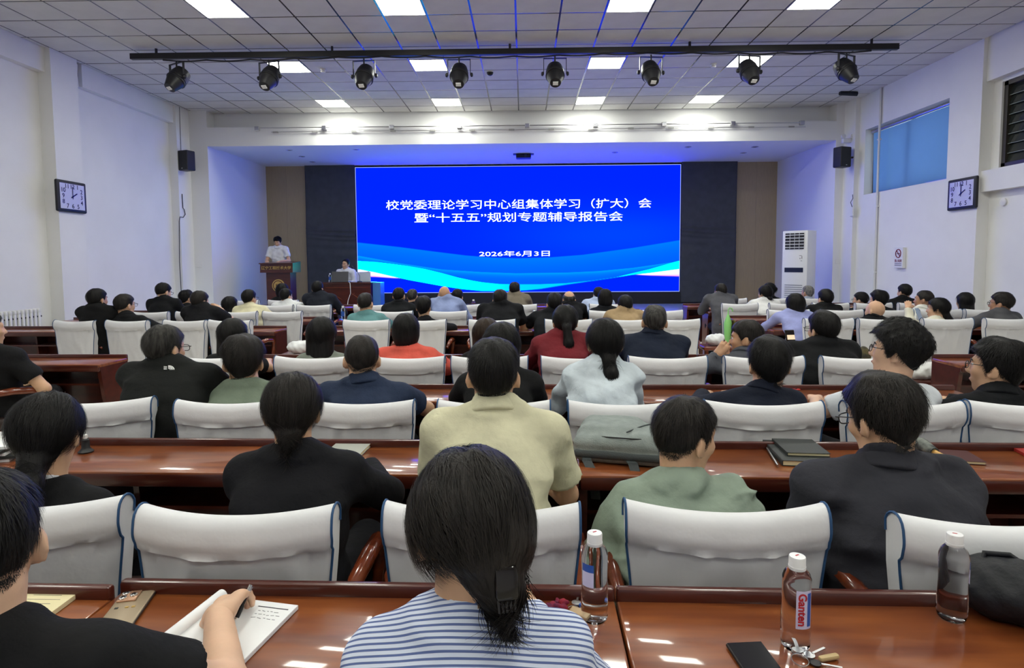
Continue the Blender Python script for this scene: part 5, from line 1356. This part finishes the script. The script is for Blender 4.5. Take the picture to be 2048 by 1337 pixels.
keys((p.x, p.y, DZ), 'keys with a red tassel lying left of the blue-label bottle', ex2)
# black bag at the right
def blob(name, label, cat, prims, m, h, loc, rz=0, noise=0, it=1, group=None):
    lo = np.min([q[0][1] for q in prims], 0)-.04; hi = np.max([q[0][2] for q in prims], 0)+.04
    V = Vol(lo, hi, h)
    for q, k in prims: V.add(q, k)
    if noise:
        x, y, z = V.xyz(); V.v += (noise*(np.sin(x*45+2*np.sin(z*30))*np.sin(y*38+1)+.6*np.sin(z*70+x*25)*np.sin(y*50)+.4*np.sin(x*110+z*80))).astype(F32)
    P, F = nets(V); P[:, 2] = np.maximum(P[:, 2], 0); me = np_mesh(name, relax(P, F, it, .4), F, m)
    if label is None: return me
    t = thing(name, label, cat, loc, rz, group); link('body', me, t); return t
navy_m = mat('black_nylon', lin((16, 17, 24)), .5, bump=.6, bscale=25, spec=.35)
p = on_desk(2010, 1225)
t = blob('black_bag', 'crumpled black nylon bag on the nearest desk at the right edge', 'bag', [(ell((0, 0, .05), (.12, .09, .07)), 0), (ell((.08, -.05, .05), (.1, .08, .075)), .04), (ell((-.05, .03, .07), (.05, .045, .045)), .03)], navy_m, .009, (p.x+.02, p.y-.0, DZ), 0, .004)
MB().tube([(-.06, .02, .1), (-.05, .03, .125), (.0, .02, .125), (.02, .0, .11)], .006, 8).build('handle', navy_m, t, 60)
# second desk row: notebooks, backpack, umbrella
def book(pts, label, h, m, z=DZ, pm=cream_m, ribbon=None, cat='notebook'):
    a, b, c = [atz(*q, z) for q in pts]; ex = b-a; ey = a-c; cen = (a+b)/2-ey/2
    t = thing('notebook', label, cat); t.matrix_world = frame_mat((cen.x, cen.y, z), ex, Vector((0, 0, 1)).cross(ex))
    L, Wd = ey.length, ex.length; cv = .002
    MB().rbox((0, 0, cv/2), (Wd, L, cv), .0008).build('back_cover', m, t); MB().rbox((0, 0, h/2), (Wd-.006, L-.006, h-2*cv), .0005).build('page_block', pm, t); MB().rbox((0, 0, h-cv/2), (Wd, L, cv), .0008).build('front_cover', m, t)
    MB().b(-Wd/2-.001, -Wd/2+.002, -L/2, L/2, 0, h).build('spine', m, t)
    return t, Wd, L
ng_m = mat('notebook_grey', lin((166, 168, 160)), .5); nd_m = mat('notebook_dark', lin((42, 46, 46)), .45); nr_m = mat('notebook_red', lin((72, 30, 30)), .4)
t, Wd, L = book(((664, 893), (732, 894), (640, 930)), 'grey notebook with small emblem lying on the second desk row', .014, ng_m)
MB().tube(ring((0, .02, .0145), .011, .0008), .0006, 5).build('cover_emblem', mat('emblem_grey', lin((110, 112, 108)), .5), t, 60); MB().box((0, .02, .0144), (.012, .003, .0006), Matrix.Rotation(.6, 3, 'Z')).build('cover_emblem', mat('emblem_grey', lin((110, 112, 108)), .5), t)
o = MB().tube([atz(640, 905, DZ+.005), atz(660, 897, DZ+.005)], .004, 8).build('pen', black_m, None, 40); tag(o, 'black pen beside the grey notebook', 'pen')
t, Wd, L = book(((1530, 890), (1625, 893), (1560, 932)), 'thick dark notebook with orange ribbon, lower one of the pair', .022, nd_m)
MB().tube([(Wd/2-.01, -L/2, .01), (Wd/2-.008, -L/2-.012, .004), (Wd/2-.012, -L/2-.02, .001)], .002, 6).build('ribbon', mat('ribbon_orange', lin((200, 110, 40)), .6), t, 60)
t, Wd, L = book(((1552, 884), (1632, 886), (1566, 912)), 'slim dark notebook lying on top of the ribbon notebook', .014, nd_m, DZ+.0225)
o = MB().tube([atz(1534, 897, DZ+.006), atz(1556, 932, DZ+.006)], .005, 8).build('pen', steel_m, None, 40); tag(o, 'silver pen alongside the thick dark notebook', 'pen')
book(((1868, 905), (1945, 909), (1880, 926)), 'dark red notebook lying near the folded umbrella', .013, nr_m)
book(((2038, 900), (2075, 902), (2036, 914)), 'red notebook at the right edge of the second desk row', .012, mat('bright_red', lin((150, 40, 36)), .5))
p = atz(1240, 906, DZ)
bp_m = mat('backpack_grey', lin((132, 140, 138)), .85, vary=.08, vscale=30, bump=.3, bscale=200); bpd_m = mat('backpack_dark', lin((66, 72, 74)), .7, bump=.3, bscale=200)
t = thing('backpack', 'grey laptop backpack lying on the second desk row', 'backpack', (p.x+.03, p.y-.035, DZ), -.25)
def rb3(c, hs_, r): 
    c = np.array(c); hs_ = np.array(hs_)-r
    def f(x, y, z):
        qx, qy, qz = np.abs(x-c[0])-hs_[0], np.abs(y-c[1])-hs_[1]*(1-.25*np.clip((x-c[0])/.2, -1, 1)*0), np.abs(z-c[2])-hs_[2]
        return np.sqrt(np.maximum(qx, 0)**2+np.maximum(qy, 0)**2+np.maximum(qz, 0)**2)+np.minimum(np.maximum(qx, np.maximum(qy, qz)), 0)-r
    return f, c-hs_-r, c+hs_+r
V = Vol((-.28, -.24, -.02), (.28, .24, .2), .008); V.add(rb3((0, 0, .055), (.215, .15, .055), .04), 0); V.add(rb3((-.07, .03, .095), (.12, .11, .04), .035), .04); V.add(rb3((.10, -.05, .09), (.10, .085, .035), .03), .012)
x, y, z = V.xyz(); V.v += np.maximum(0, .05*(x-.02)-.0).astype(F32)*0+(.012*np.exp(-((z-.062)/.006)**2)).astype(F32)*.5
x, y, z = V.xyz(); V.v += (.0025*np.sin(x*28+y*19)*np.sin(y*31+1)).astype(F32); P, F = nets(V); P[:, 2] = np.maximum(P[:, 2], 0)
link('main_body', np_mesh('main_body', relax(P, F, 1), F, bp_m), t)
V = Vol((-.26, -.22, -.02), (.26, .22, .2), .008); V.add(rb3((0, -.004, .04), (.206, .152, .02), .018), 0); P, F = nets(V); P[:, 2] = np.maximum(P[:, 2], 0)
link('gusset', np_mesh('gusset', relax(P, F, 1), F, bpd_m), t)
MB().tube([(-.19+.38*u_, -.09-.045*math.sin(PI*u_), .098+.012*math.sin(PI*u_)) for u_ in np.linspace(0, 1, 17)], .003, 6).build('zip', black_m, t, 60)
MB().tube([(.0+.19*u_, -.10+.13*math.sin(PI*u_*.75), .125+.008*math.sin(PI*u_)) for u_ in np.linspace(0, 1, 15)], .003, 6).build('pocket_seam', bpd_m, t, 60)
MB().rbox((.16, .05, .128), (.05, .06, .008), .002, Matrix.Rotation(.3, 3, 'Z')).build('blue_tag', lab_blue, t)
for q in (([(-.16, -.1, .03), (-.15, -.17, .02), (-.12, -.2, -.02), (-.11, -.2, -.12)]), ([(.0, -.12, .03), (.03, -.17, .02), (.05, -.2, -.03), (.06, -.2, -.16)])):
    m_ = MB(); X = np.array(q)
    for i in range(3):
        a, b = X[i], X[i+1]; m_.add([a+[-.018, 0, 0], a+[.018, 0, 0], b+[.018, 0, 0], b+[-.018, 0, 0], a+[-.018, .004, .004], a+[.018, .004, .004], b+[.018, .004, .004], b+[-.018, .004, .004]], [(0, 1, 2, 3), (7, 6, 5, 4), (0, 4, 5, 1), (1, 5, 6, 2), (2, 6, 7, 3), (3, 7, 4, 0)])
    m_.build('strap', bpd_m, t)
# folded umbrella with wooden handle
a, b = atz(1842, 892, DZ+.03), atz(1925, 935, DZ+.018); d_ = (b-a)
t = thing('folded_umbrella', 'folded dark umbrella with bamboo handle lying on the second desk row', 'umbrella')
MB().tube([a-d_*.25, a, a+d_*.35], [.02, .034, .02], 10).build('canopy', mat('umbrella_cloth', lin((38, 42, 46)), .7, col2=lin((120, 124, 118)), vscale=25), t, 60)
MB().tube([a+d_*.35, a+d_*.88], .012, 12).build('handle', mat('bamboo', lin((196, 152, 84)), .45, vary=.2, vscale=40), t, 60)
MB().tube([a+d_*.88, a+d_*1.0], [.0125, .0115], 12).build('handle_tip', black_m, t, 60); MB().tube([a+d_*.34, a+d_*.37], .0135, 12).build('collar', gold_m, t, 60)
# small dark flask and papers on the left of the second row
p = atz(172, 905, DZ)
t = thing('ink_flask', 'small black flask with white top beside the black-jacket woman', 'flask', p)
MB().lathe([(.028, 0), (.03, .005), (.022, .012), (.016, .02), (.015, .055), (.01, .06)], 16).build('body', black_m, t, 40); MB().lathe([(.008, .06), (.009, .075), (.006, .078)], 14).build('top', white_m, t, 40)
p = atz(4, 905, DZ)
t = thing('paper_stack', 'stack of papers and folders at the left edge of the second desk row', 'papers', (p.x, p.y-.03, DZ), .3)
for k in range(5): MB().box((.01*math.sin(k*2), .008*math.cos(k*3), .006+k*.013), (.21, .28, .011), Matrix.Rotation(.12*math.sin(k*1.7), 3, 'Z')).build('folder', nd_m if k % 2 else paper_m, t)
# third row bits
o = MB().tube([atz(1567, 769, DZ+.006), atz(1593, 779, DZ+.006)], .006, 8).build('pen', black_m, None, 40); tag(o, 'thick black pen on the third desk row behind the navy jacket', 'pen')
p = atz(1572, 776, DZ); o = MB().rbox((p.x, p.y-.03, DZ+.004), (.07, .13, .008), .003, Matrix.Rotation(.4, 3, 'Z')).build('red_phone', mat('phone_red', lin((190, 60, 60)), .4)); tag(o, 'small red phone beside the thick black pen', 'phone')
o = MB().tube([atz(518, 724, .79), atz(532, 738, .74), atz(546, 742, .70)], .004, 6).build('white_cable', white_m, None, 60); tag(o, 'short white cable hanging off the fourth desk row', 'cable')
o = MB().rbox(atz(436, 770, DZ+.004), (.2, .14, .006), .001, Matrix.Rotation(-.3, 3, 'Z')).build('paper_sheet', cream_m); tag(o, 'cream sheet of paper in front of the heavy man in black', 'paper')
# plastic bags, green umbrella, coat, tablet
def chairbag(x, y, Y, label, s=1.0):
    p = at(x, y, Y); me_ = [(ell((0, 0, .05), (.1*s, .08, .06)), 0), (ell((.05, .02, .08), (.06*s, .05, .05)), .03), (ell((-.05, -.01, .07), (.06*s, .05, .05)), .03)]
    return blob('plastic_bag', label, 'plastic bag', me_, mat('bag_white', (.78, .79, .8), .35, bump=.5, bscale=18), .009, p, 0, .006)
chairbag(597, 706, 6.25, 'crumpled white plastic bag on the seat by the left aisle')
chairbag(1430, 690, 6.95, 'crumpled white plastic bag by the right aisle under green umbrella')
for (x, y, Y) in ((597, 707, 6.25), (1430, 691, 6.95)):
    p = at(x, y, Y); 
    t = thing('aisle_stool', 'small dark wooden stool carrying a white plastic bag by the %s aisle' % ('left' if x < 1000 else 'right'), 'stool', (p.x, p.y, 0))
    MB().rbox((0, 0, p.z-.02), (.34, .3, .04), .01).build('seat', arm_m, t)
    for sx in (-.13, .13):
        for sy in (-.11, .11): MB().b(sx-.018, sx+.018, sy-.018, sy+.018, 0, p.z-.04).build('leg', arm_m, t)
a = at(1452, 640, 8.2)
t = thing('green_umbrella', 'bright green folded umbrella hooked on a desk edge at the right aisle', 'umbrella', (2.795, 8.3, 0))
gm_ = mat('umbrella_green', lin((150, 222, 130)), .5)
MB().tube([(0, 0, .82), (.0, 0, .70), (0, 0, .5), (0, 0, .36)], [.012, .055, .045, .006], 12).build('canopy', gm_, t, 60)
MB().tube([(0, 0, .8), (0, 0, .88), (.02, .0, .91), (.05, .0, .9), (.06, .0, .86)], .008, 8).build('hook_handle', gm_, t, 60)
p = at(1840, 744, 5.6)
t = blob('folded_coat', 'crumpled white and dark coat dumped on a chair behind the curly-haired man', 'clothing', [(ell((0, 0, .06), (.2, .15, .09)), 0), (ell((-.12, 0, .04), (.12, .12, .06)), .05)], mat('coat_white', (.7, .7, .68), .85, bump=.4, bscale=14), .012, (p.x, p.y, p.z-.05), 0, .01)
t2 = MB().rbox((p.x, p.y, (p.z-.05)/2), (.44, .4, p.z-.05), .02).build('low_cabinet', deskdark_m); tag(t2, 'low dark wooden cabinet under the crumpled coat', 'cabinet')
p = at(1727, 712, 4.6)
blob('camouflage_bag', 'small camouflage patterned bag beside the curly-haired man', 'bag', [(ell((0, 0, .05), (.05, .06, .06)), 0), (ell((.01, .01, .1), (.04, .04, .04)), .03)], mat('camouflage', lin((96, 84, 50)), .8, col2=lin((40, 38, 30)), vscale=25), .007, (p.x, p.y, DZ+.0), 0, .004)
p = at(357, 618, 8.3)
t = thing('tablet', 'small tablet showing a bright yellow picture in the left block', 'tablet', (p.x, 8.35, .795), 0)
MB().rbox((0, 0, .07), (.14, .01, .13), .004, Matrix.Rotation(-.25, 3, 'X')).build('frame', white_m, t); MB().box((0, -.0065, .07), (.12, .001, .11), Matrix.Rotation(-.25, 3, 'X')).build('screen', emat('tablet_white', (1, .95, .85), 1.1), t)
MB().box((.02, -.0085, .06), (.07, .001, .07), Matrix.Rotation(-.25, 3, 'X')).build('picture', emat('tablet_yellow', (1, .72, .05), 1.0), t)
# far bottles
for (x, y, Y, lb) in ((686, 622, 8.4, 'water bottle with blue label on a desk right of the navy suit man'), (608, 612, 9.6, 'small water bottle left of the navy suit man'), (947, 612, 9.65, 'small water bottle on a desk right of the pale blue shirt'), (1790, 606, 9.6, 'water bottle in the far right block behind the bald man')):
    p = at(x, y, Y); bottle((p.x, Y, DZ), lb, 1.0, 0, 'far', 'water bottles on far desks')
p = at(659, 565, 14.2); bottle((p.x, 14.25, SH+TZ), 'water bottle on the speaker table left of the laptop', 1.1, 0, 'far', 'water bottles on far desks')
# phones held up
p = at(1581, 680, 4.55)
t = thing('raised_phone', 'phone with lit screen held up by the man in black jacket', 'phone', p, .15)
MB().rbox((0, 0, 0), (.075, .009, .15), .004, Matrix.Rotation(-.3, 3, 'X')).build('body', black_m, t); MB().box((0, -.0055, .0), (.068, .001, .14), Matrix.Rotation(-.3, 3, 'X')).build('screen', blackgloss_m, t); MB().box((0, -.0068, .02), (.06, .001, .035), Matrix.Rotation(-.3, 3, 'X')).build('lit_picture', emat('phone_glow', (1, .75, .5), .8), t)
p = at(1838, 629, 6.95)
t = thing('held_phone', 'pale phone held up by the woman in cream', 'phone', p, .5)
MB().rbox((0, 0, 0), (.072, .009, .15), .004, Matrix.Rotation(-.4, 3, 'X')).build('body', mat('phone_pale', lin((150, 170, 200)), .3), t)
# logo on the back of the heavy man's t-shirt
from mathutils.bvhtree import BVHTree
def surf(o, x, y):
    me_ = o.data; mw = o.parent.matrix_world @ o.matrix_local if o.parent else o.matrix_world
    bv = BVHTree.FromPolygons([mw @ v.co for v in me_.vertices], [tuple(q.vertices) for q in me_.polygons])
    d = Vector(CF+CR*(x-1024)/FPX+CU*(CYP-y)/FPX).normalized()
    return bv.ray_cast(Vector((0, 0, ZC)), d)[:2]
bpy.context.view_layer.update()
root = nf[0]; sh = [c_ for c_ in root.children if c_.name.startswith('t_shirt')][0]
def surf_strip(pts, name, m, w):
    mb = MB(); L = []
    for (x, y) in pts:
        q, n = surf(sh, x, y)
        if q is None: return
        if n.dot(q-Vector((0, 0, ZC))) > 0: n = -n
        L.append(q+n*.002)
    inv = root.matrix_world.inverted()
    mb.tube([inv @ q for q in L], w, 6); return mb.build(name, m, sh, 60)
logo_m = mat('logo_white', (.8, .8, .8), .5)
for r_, nm in ((11, 0), (7.5, 1), (4, 2)):
    surf_strip([(337+r_*math.cos(a), 740.5-r_*.72*math.sin(a)) for a in np.linspace(0.0, PI/2, 7)], 'logo_arc', logo_m, .0035)
for k in range(3): surf_strip([(328, 734+k*2.6), (334, 734.3+k*2.6)], 'logo_line', logo_m, .0022)
# hair clips
cl_m = mat('hair_clip_dark', (.008, .006, .006), .12)

def head_child(pr, mb, name, m, parent=None, smooth=40):
    root, Hm, Hc, Nb = pr; o = mb.build(name, m, root, smooth); M4 = Matrix.Identity(4)
    for a in range(3):
        for b in range(3): M4[a][b] = Hm[a, b]
        M4[a][3] = Hc[a]
    o.matrix_local = M4; return o
if 'striped' in PEOPLE:
    t = MB()
    t.rbox((.033, -.116, -.06), (.036, .018, .05), .008)
    o = head_child(PEOPLE['striped'], t, 'hair_claw_clip', cl_m)
    for k in range(5):
        x = .021+k*.006
        head_child(PEOPLE['striped'], MB().tube([(x, -.110, -.08), (x, -.114, -.10), (x-.003, -.10, -.112)], [.004, .0035, .0015], 6), 'clip_tooth', cl_m)
if 'pinned-up' in PEOPLE:
    for k in range(5): head_child(PEOPLE['pinned-up'], MB().lathe([(.0005, -.005), (.005, 0), (.0005, .005)], 8, (-.02+k*.010, -.072-.002*abs(k-2), .115-.002*abs(k-2))), 'clip_bead', chrome_m)
# wristwatch of the man resting his chin
pr = PEOPLE['wristwatch'][0]; E_, W_ = PEOPLE['wristwatch_arm']
dw = Vector(W_[-1]-E_[-1]).normalized(); q = Vector(W_[-1])-dw*.03
wt = MB().lathe([(.034, -.009), (.036, -.006), (.036, .006), (.034, .009)], 20, q, dw.to_track_quat('Z', 'Y').to_matrix()).build('wristwatch', steel_m, pr, 40)
MB().lathe([(.016, 0), (.016, .008), (.013, .009)], 18, q+Vector((-.012, -.033, .0)), Vector((-.3, -.95, 0)).to_track_quat('Z', 'Y').to_matrix()).build('watch_face', blackgloss_m, wt, 40)
